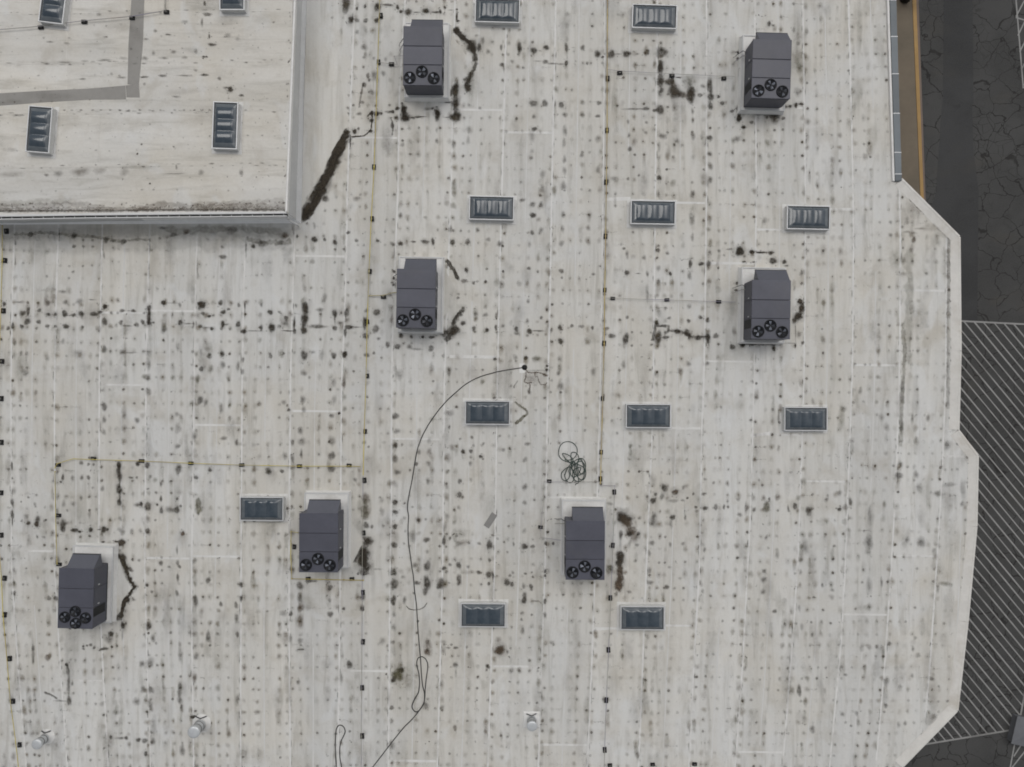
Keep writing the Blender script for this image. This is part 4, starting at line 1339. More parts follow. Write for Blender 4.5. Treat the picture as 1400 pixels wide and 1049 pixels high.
blobs(G1, 680, 60, 4.115, [(22, 20, 8, 14, .6), (125, 20, 12, 22, .8), (122, 45, 8, 18, .5), (205, 38, 16, 16, .75), (240, 40, 10, 5, .4), (275, 22, 14, 14, .7), (388, 22, 8, 24, .75), (430, 22, 12, 3, .4),
    (480, 22, 12, 14, .6), (85, 100, 10, 12, .35), (25, 118, 14, 10, .6), (270, 102, 16, 10, .6), (230, 98, 20, 4, .4), (310, 112, 30, 5, .5), (388, 110, 8, 16, .75), (360, 115, 14, 6, .5), (440, 98, 5, 5, .4),
    (505, 110, 6, 10, .6), (563, 58, 16, 16, .75), (592, 75, 8, 6, .6), (640, 60, 18, 20, .85), (680, 58, 18, 4, .5), (728, 58, 22, 14, .8), (790, 58, 10, 5, .5), (840, 48, 14, 14, .8), (925, 50, 28, 22, .7),
    (920, 30, 20, 14, .4), (918, 130, 16, 28, .75), (918, 212, 18, 22, .75), (920, 275, 16, 35, .4), (965, 215, 22, 16, .75), (985, 200, 10, 28, .7), (992, 270, 28, 30, .85), (1030, 285, 25, 14, .5),
    (1075, 210, 28, 35, .5, O), (1090, 290, 22, 35, .88), (1085, 240, 14, 30, .5), (1195, 240, 14, 38, .7), (1200, 300, 18, 16, .75), (1198, 350, 12, 20, .75), (915, 372, 20, 22, .85), (885, 375, 12, 8, .6),
    (835, 365, 16, 12, .6), (770, 367, 60, 6, .5), (676, 350, 7, 7, .7), (203, 335, 18, 16, .65), (268, 335, 14, 20, .6), (360, 345, 14, 14, .7), (325, 340, 6, 20, .5), (480, 330, 14, 12, .5), (572, 333, 12, 12, .6),
    (380, 400, 14, 14, .5), (478, 400, 14, 14, .5), (565, 407, 14, 8, .6), (205, 410, 10, 14, .5), (208, 480, 14, 10, .7), (195, 520, 16, 30, .35), (380, 490, 12, 30, .4), (375, 560, 10, 25, .35),
    (565, 535, 14, 20, .4), (565, 710, 14, 18, .5), (475, 628, 12, 10, .5), (190, 640, 10, 14, .4), (378, 650, 12, 20, .45), (378, 715, 12, 22, .4), (372, 800, 14, 28, .5), (255, 735, 14, 25, .35),
    (250, 815, 14, 20, .3), (195, 605, 12, 12, .3), (200, 965, 16, 14, .6), (200, 900, 14, 14, .4), (245, 900, 12, 14, .4), (370, 960, 12, 18, .45), (735, 440, 8, 12, .5), (740, 515, 8, 14, .5), (838, 443, 10, 8, .5),
    (835, 500, 10, 10, .4), (745, 592, 12, 12, .6), (910, 755, 14, 12, .7), (735, 760, 7, 10, .6), (660, 760, 20, 16, .4), (795, 740, 8, 8, .5), (930, 520, 22, 16, .5), (910, 580, 8, 30, .3), (1098, 380, 8, 20, .4),
    (1098, 430, 6, 25, .35), (1100, 520, 12, 22, .55), (1150, 525, 10, 14, .4), (1195, 530, 14, 14, .6), (1195, 620, 14, 14, .55), (1200, 690, 12, 20, .45), (1198, 765, 14, 16, .55), (1350, 535, 22, 18, .5),
    (1320, 380, 10, 8, .7), (1355, 365, 10, 12, .8), (1360, 415, 14, 18, .8), (1385, 470, 14, 8, .8), (1265, 335, 12, 10, .7), (1245, 298, 8, 8, .7), (1140, 290, 12, 12, .6), (1155, 238, 12, 12, .5),
    (1010, 550, 12, 12, .4), (905, 845, 8, 20, .4), (1100, 845, 12, 18, .4), (1095, 980, 16, 30, .3), (140, 880, 18, 10, .5), (1020, 190, 16, 3, .7)])

blobs(G1, 140, 380, 3.886, [(12, 153, 10, 12, .7), (12, 232, 12, 18, .75), (105, 175, 14, 8, .6), (165, 175, 12, 8, .6), (140, 175, 8, 4, .4), (98, 238, 10, 12, .6), (130, 255, 30, 5, .5), (182, 250, 12, 12, .6),
    (215, 235, 10, 12, .6), (248, 160, 10, 14, .85), (248, 205, 9, 35, .85), (248, 240, 14, 10, .9), (272, 238, 6, 6, .8), (327, 132, 12, 10, .65), (370, 134, 30, 4, .35), (412, 145, 8, 14, .45), (327, 278, 16, 18, .5),
    (415, 238, 12, 12, .85), (455, 243, 25, 4, .5), (485, 245, 6, 14, .5), (528, 142, 18, 16, .8), (515, 160, 10, 10, .5), (535, 190, 10, 10, .6), (568, 204, 8, 8, .8), (520, 258, 10, 9, .7), (582, 271, 10, 8, .8),
    (550, 265, 20, 5, .5), (628, 132, 12, 12, .65), (642, 182, 12, 10, .85), (670, 167, 8, 8, .6), (640, 245, 10, 16, .8), (722, 247, 10, 16, .8), (660, 248, 12, 5, .5), (725, 145, 8, 10, .6), (757, 150, 5, 20, .6),
    (757, 195, 4, 25, .5), (750, 285, 14, 12, .85), (810, 282, 40, 4, .5), (845, 265, 7, 16, .7), (845, 145, 8, 10, .5), (892, 183, 12, 12, .75), (940, 182, 8, 8, .5), (900, 265, 14, 22, .85), (940, 258, 14, 10, .4),
    (975, 215, 10, 14, .7), (970, 240, 20, 20, .5), (990, 282, 30, 4, .6), (1020, 240, 5, 28, .7), (1022, 285, 8, 12, .8), (1030, 148, 8, 12, .5), (1078, 160, 16, 28, .85), (1075, 215, 16, 22, .85),
    (1070, 278, 14, 18, .85), (1072, 240, 10, 20, .7), (1130, 258, 30, 12, .55), (1165, 260, 30, 8, .5), (1155, 170, 16, 12, .55), (1235, 190, 12, 18, .75), (1235, 268, 10, 12, .7), (1235, 220, 5, 30, .4),
    (1265, 240, 18, 12, .5), (1298, 185, 12, 22, .7), (1310, 262, 20, 10, .7), (1290, 290, 8, 22, .6), (1350, 262, 30, 4, .5), (1395, 240, 10, 30, .8), (1072, 412, 16, 22, .65), (1230, 412, 12, 18, .6),
    (1288, 408, 12, 14, .7), (1165, 410, 14, 25, .3), (1120, 395, 12, 8, .4), (893, 415, 10, 12, .6), (963, 403, 8, 9, .5), (638, 405, 11, 12, .75), (640, 462, 14, 18, .55), (568, 415, 12, 16, .6),
    (568, 380, 14, 35, .25, O), (575, 485, 14, 20, .45, O), (525, 485, 10, 14, .6), (522, 390, 10, 30, .35), (720, 470, 10, 25, .45), (745, 500, 8, 16, .5), (748, 435, 6, 12, .6), (105, 395, 14, 12, .5),
    (150, 398, 35, 5, .35), (12, 380, 12, 20, .4), (245, 460, 12, 28, .45), (242, 530, 14, 18, .55), (242, 400, 16, 25, .25), (242, 605, 14, 20, .35), (400, 365, 10, 22, .35), (1070, 505, 16, 16, .5),
    (1230, 555, 12, 20, .35), (1285, 545, 7, 25, .35), (1065, 650, 12, 25, .45), (1070, 700, 10, 18, .5), (1230, 650, 12, 25, .35), (520, 650, 14, 18, .65), (550, 660, 12, 16, .55), (632, 695, 12, 22, .4),
    (832, 665, 10, 12, .45), (965, 660, 12, 14, .4), (990, 702, 8, 8, .75), (1258, 720, 7, 7, .75), (1222, 733, 10, 12, .45), (10, 685, 14, 20, .6), (10, 755, 12, 16, .5), (8, 820, 12, 14, .5), (185, 757, 14, 14, .5),
    (400, 800, 12, 28, .4), (395, 725, 10, 14, .4), (490, 840, 14, 25, .45), (400, 895, 12, 14, .55), (645, 852, 18, 10, .55), (713, 875, 10, 16, .55), (1060, 870, 18, 22, .45), (1220, 865, 16, 25, .5),
    (1220, 945, 16, 20, .6), (1218, 1017, 16, 16, .65), (1052, 812, 14, 18, .5), (1010, 880, 9, 14, .5), (1010, 960, 10, 25, .5), (970, 945, 14, 18, .4), (1058, 935, 8, 25, .5), (882, 1027, 16, 16, .65),
    (955, 1027, 10, 10, .6), (572, 1020, 10, 10, .7), (405, 1015, 18, 25, .4), (88, 995, 10, 16, .8), (85, 1030, 10, 20, .7), (238, 995, 12, 16, .6), (190, 985, 14, 10, .6)])
# far left of the same wet rows
blobs(G1, 0, 262, 4.0, [(25, 615, 8, 12, .7), (125, 665, 14, 12, .7), (155, 655, 8, 20, .75), (150, 712, 14, 16, .75), (120, 738, 10, 10, .7), (70, 735, 8, 16, .7), (45, 748, 10, 10, .6), (215, 650, 9, 10, .7), (212, 713, 14, 10, .6),
    (265, 672, 10, 9, .7), (260, 735, 12, 9, .6), (305, 672, 9, 8, .7), (305, 738, 8, 8, .6), (355, 668, 14, 16, .8), (358, 605, 14, 12, .55), (360, 738, 16, 12, .75), (402, 675, 12, 9, .7), (445, 668, 14, 14, .75),
    (452, 740, 8, 9, .6), (435, 600, 20, 14, .4), (515, 670, 18, 12, .8), (548, 660, 12, 8, .8), (575, 630, 11, 12, .75), (265, 610, 10, 14, .5), (100, 605, 16, 5, .5), (505, 592, 20, 4, .5), (430, 890, 30, 26, .3),
    (405, 300, 10, 9, .6), (457, 300, 8, 10, .5), (508, 302, 8, 9, .4), (400, 440, 9, 8, .5), (1105, 618, 18, 15, .8), (895, 608, 12, 10, .65), (1220, 358, 18, 12, .6), (1385, 300, 10, 12, .7), (1215, 305, 10, 10, .5),
    (140, 990, 18, 18, .45), (260, 910, 10, 18, .35), (570, 860, 12, 20, .35), (115, 885, 9, 12, .4), (345, 820, 12, 14, .4)])
# dirty strokes and broad, faintly darker bands along the foot of the raised south wall
G1.stroke(tile(0, 262, 4.0, [(70, 235), (160, 232), (250, 225), (400, 240), (480, 245), (560, 255), (620, 268), (680, 272), (760, 262), (830, 265)]), 2.4, .30, O, jit=.3)
G1.stroke(tile(0, 262, 4.0, [(900, 195), (960, 225), (1030, 222), (1090, 205), (1200, 210), (1280, 200), (1350, 205), (1460, 215), (1560, 235)]), 5.5, .20, O, jit=.3)
G1.stroke(tile(0, 262, 4.0, [(1340, 262), (1430, 275), (1520, 280), (1600, 270)]), 3.6, .3, O, jit=.35)
G1.stroke([(0, 320), (60, 319), (140, 318), (220, 316), (300, 316), (400, 318)], 10, .14, O, jit=.15)
G1.stroke([(0, 333), (80, 336), (200, 334), (300, 330), (400, 334)], 12, .10, GREY, jit=.2)
blobs(G1, 0, 262, 4.0, [(170, 235, 14, 12, .6), (405, 242, 14, 14, .65), (580, 265, 14, 16, .6), (675, 275, 14, 14, .6), (620, 270, 14, 8, .5), (510, 245, 12, 8, .5), (950, 238, 16, 10, .6), (1022, 220, 16, 12, .6, B),
    (1265, 215, 25, 22, .5), (890, 200, 22, 8, .45), (325, 235, 4, 30, .5), (820, 300, 5, 40, .4), (570, 350, 6, 18, .5), (85, 380, 4, 40, .45), (85, 280, 6, 14, .5), (1080, 420, 6, 40, .35), (1345, 310, 6, 40, .5),
    (240, 540, 16, 6, .3), (345, 548, 16, 10, .4), (815, 430, 5, 40, .35)])
blobs(G1, 350, 262, 4.0, [(320, 262, 14, 14, .85), (375, 262, 8, 10, .6), (432, 278, 11, 13, .8), (160, 240, 16, 16, .65, B), (30, 285, 25, 16, .6), (135, 280, 14, 16, .55), (225, 245, 4, 10, .7), (380, 40, 16, 18, .6),
    (268, 22, 14, 16, .6), (320, 190, 6, 18, .4), (550, 40, 18, 14, .45), (790, 130, 10, 16, .45), (505, 225, 10, 8, .6), (550, 268, 10, 8, .6), (665, 270, 9, 8, .7), (790, 285, 12, 12, .75), (745, 285, 14, 10, .5),
    (860, 275, 12, 6, .6), (925, 275, 20, 10, .65), (968, 275, 8, 18, .8), (1075, 278, 14, 12, .75), (1157, 275, 12, 14, .65), (1270, 262, 12, 12, .5), (1335, 285, 16, 16, .55), (1065, 205, 8, 20, .5), (1210, 210, 10, 14, .4),
    (1150, 430, 10, 12, .75), (1255, 492, 8, 8, .6), (1138, 490, 14, 12, .6), (1190, 500, 9, 9, .6), (1133, 645, 10, 14, .75), (1132, 720, 11, 12, .8), (1192, 750, 10, 12, .7), (1263, 757, 10, 10, .75), (1200, 672, 12, 10, .5),
    (1255, 675, 14, 12, .5), (1315, 680, 8, 16, .6), (1312, 745, 6, 16, .7), (1350, 735, 10, 10, .5), (1105, 582, 8, 8, .6), (1080, 760, 28, 26, .9), (1030, 775, 18, 16, .75), (745, 700, 8, 40, .5, B), (660, 660, 16, 16, .7),
    (655, 752, 16, 22, .6), (600, 790, 14, 16, .65), (605, 650, 12, 12, .5), (793, 788, 10, 14, .8), (850, 795, 8, 8, .8), (912, 795, 8, 7, .8), (962, 797, 14, 8, .8), (720, 838, 10, 18, .6), (773, 848, 14, 14, .65),
    (840, 850, 14, 14, .5), (958, 858, 14, 14, .65), (880, 862, 30, 6, .4), (670, 805, 12, 8, .5), (645, 883, 8, 8, .6), (485, 890, 12, 16, .6), (425, 900, 12, 14, .5), (605, 895, 16, 10, .6), (960, 970, 14, 30, .4, B),
    (780, 1000, 25, 26, .35), (1055, 990, 10, 22, .4), (1025, 900, 8, 10, .5), (755, 438, 8, 7, .8), (755, 475, 7, 7, .8), (752, 510, 7, 7, .8), (1020, 500, 8, 16, .3), (1015, 570, 10, 16, .4), (375, 580, 14, 20, .4)])
G1.stroke([(609, 355), (614, 360), (620, 369), (625, 379), (628, 384)], 3.0, .72)
G1.stroke([(633, 424), (626, 429), (621, 437), (618, 446)], 2.4, .6)
blobs(G1, 700, 262, 4.0, [(110, 225, 10, 12, .6), (112, 130, 12, 14, .5), (110, 75, 12, 14, .4), (160, 75, 10, 14, .4), (158, 210, 12, 14, .45), (275, 205, 10, 18, .4), (270, 285, 12, 16, .5), (95, 290, 10, 16, .35), (92, 420, 9, 9, .6),
    (270, 435, 12, 12, .6), (445, 452, 10, 9, .5), (88, 600, 9, 11, .5), (85, 705, 8, 10, .5), (160, 690, 8, 9, .6), (24, 752, 10, 12, .75), (95, 765, 12, 14, .8), (145, 762, 25, 5, .6), (215, 760, 8, 12, .5), (262, 745, 10, 14, .65),
    (328, 735, 8, 10, .6), (380, 738, 14, 9, .6), (440, 745, 8, 10, .6), (265, 818, 13, 14, .85), (28, 775, 14, 14, .5), (545, 790, 16, 12, .65), (515, 750, 14, 10, .6, B), (622, 805, 14, 26, .75), (612, 830, 6, 30, .35),
    (798, 800, 18, 30, .85), (820, 735, 34, 6, .5), (855, 750, 8, 20, .6), (840, 798, 16, 8, .7), (905, 765, 16, 12, .85), (955, 770, 14, 16, .85), (970, 795, 8, 16, .7), (1018, 800, 16, 13, .8), (1070, 800, 12, 26, .8),
    (1115, 790, 16, 12, .6), (1215, 765, 12, 22, .5, B), (1205, 850, 12, 14, .85), (1260, 838, 14, 12, .8), (1320, 832, 22, 8, .8), (1368, 830, 10, 8, .8), (1245, 325, 18, 18, .92), (1310, 330, 12, 10, .8), (1360, 333, 25, 5, .7),
    (1190, 315, 16, 6, .5), (1080, 330, 8, 10, .5), (1132, 325, 10, 10, .5), (612, 312, 8, 8, .6), (630, 345, 8, 22, .55), (722, 362, 10, 14, .5), (628, 445, 11, 14, .65), (690, 448, 12, 4, .5), (740, 450, 8, 14, .5),
    (797, 322, 11, 11, .6), (850, 338, 10, 10, .5), (865, 450, 8, 10, .7), (800, 420, 12, 14, .45), (800, 492, 10, 10, .5), (975, 395, 8, 24, .65), (1035, 395, 14, 10, .7), (1075, 395, 12, 16, .65), (970, 460, 12, 20, .55),
    (630, 688, 9, 9, .6), (740, 560, 8, 50, .3), (790, 715, 10, 10, .8), (860, 692, 10, 8, .6), (965, 708, 10, 10, .6), (1030, 688, 10, 9, .7), (1070, 708, 14, 10, .55), (800, 660, 14, 30, .3), (968, 628, 12, 14, .4),
    (985, 165, 14, 40, .25), (985, 20, 14, 25, .3), (985, 255, 10, 16, .45), (1080, 165, 12, 20, .35), (1380, 160, 12, 20, .4), (965, 942, 14, 14, .45), (1068, 940, 12, 14, .4), (610, 945, 12, 20, .45), (790, 1000, 12, 20, .4),
    (445, 985, 12, 24, .4), (260, 970, 12, 26, .4), (1230, 502, 8, 8, .8), (1226, 540, 8, 8, .8), (130, 912, 18, 12, .5, O), (75, 912, 10, 9, .7)])
G1.stroke([(892, 467), (897, 440), (900, 446), (912, 446)], 2.2, .5)
# around the mid right and upper right units
blobs(G1, 1000, 340, 6.99, [(655, 500, 20, 18, .95), (665, 570, 20, 26, .93), (640, 645, 36, 28, .9), (600, 690, 18, 28, .7), (612, 800, 6, 90, .5), (610, 930, 8, 18, .7), (110, 915, 18, 16, .85), (200, 910, 26, 10, .85),
    (290, 908, 22, 10, .9), (390, 910, 40, 12, .9), (405, 955, 16, 26, .75), (560, 905, 60, 6, .4), (680, 900, 14, 18, .6), (80, 30, 36, 34, .92), (200, 36, 18, 14, .8), (300, 38, 50, 6, .7), (378, 42, 22, 18, .8),
    (398, 118, 34, 24, .8), (505, 128, 18, 18, .8), (525, 165, 22, 10, .5), (120, 126, 16, 8, .7), (210, 128, 14, 8, .7), (670, 240, 22, 22, .35), (602, 380, 12, 24, .4), (645, 820, 22, 30, .5)])
blobs(G1, 1000, 30, 7.49, [(400, 950, 90, 26, .5), (440, 970, 50, 55, .7), (270, 940, 50, 20, .5), (660, 855, 16, 22, .97), (710, 842, 22, 10, .9), (545, 870, 28, 14, .7), (600, 865, 16, 16, .7), (140, 920, 22, 20, .85),
    (205, 925, 20, 14, .75), (75, 990, 20, 30, .8), (205, 1030, 18, 18, .6), (70, 890, 14, 20, .75), (320, 925, 60, 10, .6), (385, 20, 18, 22, .7), (425, 38, 14, 14, .6), (640, 85, 14, 30, .4), (685, 220, 20, 22, .4),
    (680, 390, 45, 70, .4, O), (700, 480, 28, 55, .5, O), (680, 720, 30, 50, .35), (530, 990, 18, 16, .6), (68, 315, 14, 16, .85), (65, 375, 16, 12, .7), (110, 470, 12, 10, .7)])

blobs(G1, 480, 560, 4.996, [(305, 45, 18, 22, .6), (315, 148, 20, 18, .5), (302, 245, 16, 18, .65), (302, 340, 20, 22, .55), (315, 430, 22, 18, .5), (300, 510, 18, 25, .3), (300, 635, 18, 15, .8), (302, 700, 16, 14, .65),
    (300, 800, 16, 16, .75), (300, 865, 28, 40, .25, B), (295, 925, 20, 18, .65), (535, 290, 14, 30, .45, B), (535, 210, 12, 25, .3), (528, 370, 14, 20, .4), (525, 490, 14, 22, .45), (522, 585, 10, 12, .4), (465, 290, 14, 16, .5),
    (445, 373, 12, 12, .6), (670, 25, 28, 22, .4), (672, 122, 8, 14, .5), (660, 330, 20, 30, .5, B), (690, 260, 18, 22, .45, B), (765, 288, 12, 14, .7), (745, 200, 9, 9, .5), (825, 190, 10, 12, .6), (818, 285, 11, 13, .65),
    (818, 325, 10, 12, .5), (815, 370, 12, 16, .45), (885, 322, 12, 10, .65), (905, 232, 10, 9, .5), (742, 490, 14, 16, .6), (740, 583, 14, 18, .65), (735, 670, 12, 14, .4), (818, 480, 10, 14, .4), (655, 530, 12, 14, .35),
    (655, 730, 18, 20, .4), (640, 800, 14, 30, .35), (635, 895, 12, 28, .65), (675, 880, 8, 14, .6), (720, 865, 10, 8, .5), (770, 905, 50, 16, .35, B), (735, 920, 20, 16, .4), (875, 915, 12, 12, .5), (945, 925, 20, 25, .7),
    (805, 910, 10, 10, .5), (1045, 905, 10, 9, .55), (1110, 920, 8, 14, .5), (1185, 935, 18, 18, .75), (1240, 935, 14, 12, .6), (460, 755, 18, 25, .5, B), (460, 755, 10, 10, .6), (510, 750, 8, 10, .4), (420, 865, 25, 35, .45),
    (515, 890, 20, 18, .6), (520, 970, 12, 14, .4), (365, 640, 10, 9, .5), (420, 665, 10, 8, .4), (365, 740, 10, 14, .4), (362, 915, 8, 10, .5), (370, 830, 10, 10, .35), (100, 605, 25, 28, .6, B), (100, 700, 28, 35, .55, B),
    (95, 650, 20, 30, .4), (105, 790, 18, 20, .6), (143, 800, 10, 12, .6), (115, 895, 32, 25, .8), (90, 975, 28, 30, .7), (80, 1040, 26, 30, .75), (25, 1020, 16, 25, .6), (55, 970, 20, 20, .5), (210, 615, 16, 18, .3),
    (210, 695, 16, 30, .3), (220, 795, 10, 14, .4), (1205, 235, 18, 14, .5), (1040, 275, 12, 14, .45), (1190, 340, 14, 18, .4), (1190, 525, 16, 20, .5), (1185, 635, 14, 18, .4), (1185, 830, 16, 18, .3), (1345, 355, 10, 14, .4),
    (1320, 595, 9, 14, .5), (1330, 915, 10, 14, .75), (1380, 915, 8, 12, .7), (30, 480, 14, 14, .5), (90, 225, 14, 12, .4), (225, 225, 12, 12, .3)])
G1.stroke([(718, 567), (716, 570), (709, 576), (704, 580)], 2.4, .6, O)
G1.stroke([(703, 549), (712, 556), (719, 560), (721, 566), (716, 570)], 2.0, .45, O)

blobs(G1, 480, 740, 4.996, [(80, 100, 25, 40, .65), (105, 170, 25, 28, .65), (85, 220, 10, 40, .4), (25, 120, 14, 22, .55), (180, 190, 30, 8, .3), (290, 215, 18, 20, .8), (295, 295, 22, 35, .7), (290, 405, 16, 28, .75),
    (292, 500, 16, 18, .4), (290, 590, 16, 24, .45), (285, 690, 14, 14, .5), (290, 750, 16, 30, .25), (355, 245, 16, 10, .5), (435, 165, 16, 20, .55), (450, 285, 18, 14, .6), (520, 170, 20, 30, .65), (518, 285, 20, 45, .75),
    (505, 345, 14, 25, .6), (635, 185, 12, 14, .7), (620, 290, 20, 30, .75), (600, 305, 16, 20, .6), (670, 285, 10, 6, .5), (675, 160, 12, 14, .5), (735, 165, 14, 22, .65), (738, 260, 16, 30, .6), (730, 290, 12, 14, .5),
    (800, 175, 10, 14, .45), (870, 213, 14, 12, .6), (810, 213, 50, 14, .25, B), (940, 230, 16, 22, .65), (945, 130, 10, 14, .6), (970, 235, 5, 20, .7), (940, 290, 10, 12, .6), (890, 295, 8, 10, .5), (1065, 280, 20, 20, .75),
    (1100, 295, 12, 14, .65), (1105, 215, 10, 12, .5), (1085, 235, 10, 12, .5), (1190, 222, 10, 8, .6), (1180, 305, 12, 20, .5), (1185, 370, 12, 25, .6), (1182, 405, 16, 20, .75), (1228, 308, 12, 14, .7), (1170, 490, 12, 14, .4),
    (1165, 535, 10, 12, .5), (1172, 610, 12, 30, .5), (1235, 213, 8, 8, .5), (1325, 410, 10, 16, .7), (1265, 410, 35, 6, .4), (1325, 205, 8, 12, .7), (1325, 235, 8, 10, .8), (1325, 505, 12, 20, .5), (522, 690, 14, 22, .5, B),
    (520, 755, 16, 22, .75, B), (525, 720, 25, 60, .25, B), (632, 690, 18, 14, .35), (630, 745, 16, 30, .35), (715, 728, 14, 10, .6), (665, 728, 14, 8, .45), (790, 725, 8, 12, .4), (710, 845, 14, 18, .45), (715, 900, 8, 25, .35),
    (935, 855, 10, 14, .6), (925, 880, 8, 12, .5), (1015, 745, 28, 28, .95, B), (1015, 745, 20, 20, .5), (1015, 740, 45, 40, .25, B), (1005, 670, 22, 16, .4, B), (1070, 755, 8, 14, .4), (1080, 790, 8, 8, .5), (1370, 690, 14, 12, .45),
    (335, 880, 22, 14, .85, O), (320, 915, 30, 35, .8, O), (290, 945, 14, 18, .85), (320, 900, 60, 60, .15, O), (345, 880, 16, 16, .7), (1095, 885, 14, 18, .4), (1150, 880, 18, 20, .35), (620, 970, 14, 20, .35),
    (365, 400, 12, 25, .5), (75, 465, 12, 14, .6), (75, 380, 14, 16, .5), (1280, 865, 7, 7, .7), (240, 908, 6, 7, .7), (430, 355, 9, 9, .5)])
G1.stroke(tile(480, 740, 4.996, [(375, 440), (395, 462), (430, 470), (470, 466), (500, 450), (520, 420)]), 0.8, .6)

blobs(G1, 0, 620, 4.996, [(82, 85, 8, 25, .6), (85, 170, 7, 10, .5), (95, 255, 16, 25, .3), (85, 335, 10, 22, .65), (85, 418, 10, 28, .7), (85, 470, 5, 25, .6), (180, 430, 16, 18, .4), (195, 475, 12, 12, .7), (258, 455, 14, 25, .75),
    (250, 485, 14, 16, .85), (315, 455, 8, 8, .6), (430, 485, 18, 35, .65), (432, 520, 14, 20, .6), (510, 525, 20, 14, .95), (545, 535, 10, 8, .9), (620, 520, 14, 14, .9), (710, 520, 16, 20, .95), (735, 520, 8, 10, .9),
    (680, 520, 14, 4, .6), (830, 610, 24, 20, .97), (795, 602, 12, 5, .8), (705, 605, 10, 6, .9), (815, 85, 12, 25, .7), (820, 160, 16, 22, .75), (815, 245, 18, 30, .8), (815, 335, 14, 20, .85), (818, 120, 8, 35, .4),
    (818, 200, 8, 35, .5), (818, 295, 8, 35, .6), (605, 165, 12, 14, .6), (495, 170, 12, 20, .55), (560, 165, 12, 20, .5), (500, 345, 14, 18, .4), (435, 345, 12, 25, .45), (700, 240, 12, 22, .55), (635, 235, 10, 10, .3),
    (555, 305, 10, 18, .4), (555, 65, 14, 12, .6), (605, 75, 10, 10, .6), (640, 75, 8, 10, .6), (430, 165, 8, 20, .7), (415, 195, 8, 8, .7), (940, 350, 25, 14, .55), (965, 345, 10, 14, .75), (1010, 362, 22, 25, .65),
    (1075, 350, 8, 8, .8), (1100, 310, 10, 18, .6), (1103, 390, 12, 18, .65), (1155, 385, 25, 20, .55), (1210, 385, 14, 25, .65), (1235, 360, 10, 10, .5), (1185, 385, 20, 14, .4), (1210, 310, 8, 10, .8), (1355, 340, 20, 28, .65, O),
    (1358, 385, 22, 25, .6, O), (1355, 410, 10, 14, .5), (1220, 105, 16, 30, .45), (1215, 140, 10, 20, .4), (1250, 547, 12, 14, .8, B), (1240, 580, 35, 60, .18, B), (1210, 660, 8, 25, .5), (1340, 165, 12, 14, .7), (1005, 85, 14, 16, .55),
    (940, 75, 12, 14, .6), (895, 165, 16, 8, .55), (935, 165, 8, 8, .6), (1028, 160, 12, 12, .5), (1100, 210, 8, 20, .5), (1010, 243, 10, 8, .5), (900, 530, 12, 18, .4), (960, 530, 12, 16, .45), (1008, 530, 12, 20, .65),
    (815, 520, 14, 16, .4), (820, 445, 12, 18, .35), (865, 790, 12, 25, .85), (890, 790, 12, 14, .6), (800, 690, 22, 12, .5), (820, 665, 10, 14, .4), (888, 860, 14, 18, .97), (922, 910, 10, 9, .95), (890, 945, 14, 14, .9),
    (870, 998, 16, 12, .97), (848, 1025, 14, 25, .97), (915, 1000, 12, 10, .4), (335, 988, 12, 16, .6), (382, 990, 12, 16, .65), (100, 955, 10, 14, .65), (98, 885, 8, 14, .5), (160, 895, 8, 10, .4), (180, 785, 8, 8, .5),
    (260, 850, 8, 12, .35), (95, 795, 8, 14, .5), (1100, 750, 12, 18, .6), (1215, 750, 12, 20, .55), (1228, 775, 10, 12, .6), (1215, 840, 10, 25, .4), (1155, 775, 14, 8, .4), (1005, 900, 10, 12, .7), (1038, 945, 10, 12, .55),
    (950, 730, 10, 12, .5), (905, 725, 8, 10, .6), (1330, 735, 18, 16, .4), (1335, 1000, 14, 30, .45), (200, 600, 16, 30, .25), (255, 570, 8, 14, .5), (300, 572, 12, 8, .4), (790, 888, 7, 7, .9), (750, 888, 12, 4, .4),
    (195, 300, 10, 8, .5), (145, 330, 6, 6, .7), (240, 350, 10, 16, .4)])
G1.run([(158, 757), (164, 761), (168, 768), (172, 778), (175, 788), (180, 797), (184, 802), (179, 809), (174, 819)], 2.4, .85, jit=.36)
G1.stroke([(174, 818), (169, 824), (167, 836), (166, 846)], 2.6, .9, jit=.25)
G1.blob(168, 762, 5.0, 7.5, .88, rot=-.45); G1.blob(170, 772, 4, 8, .8, rot=-.4)

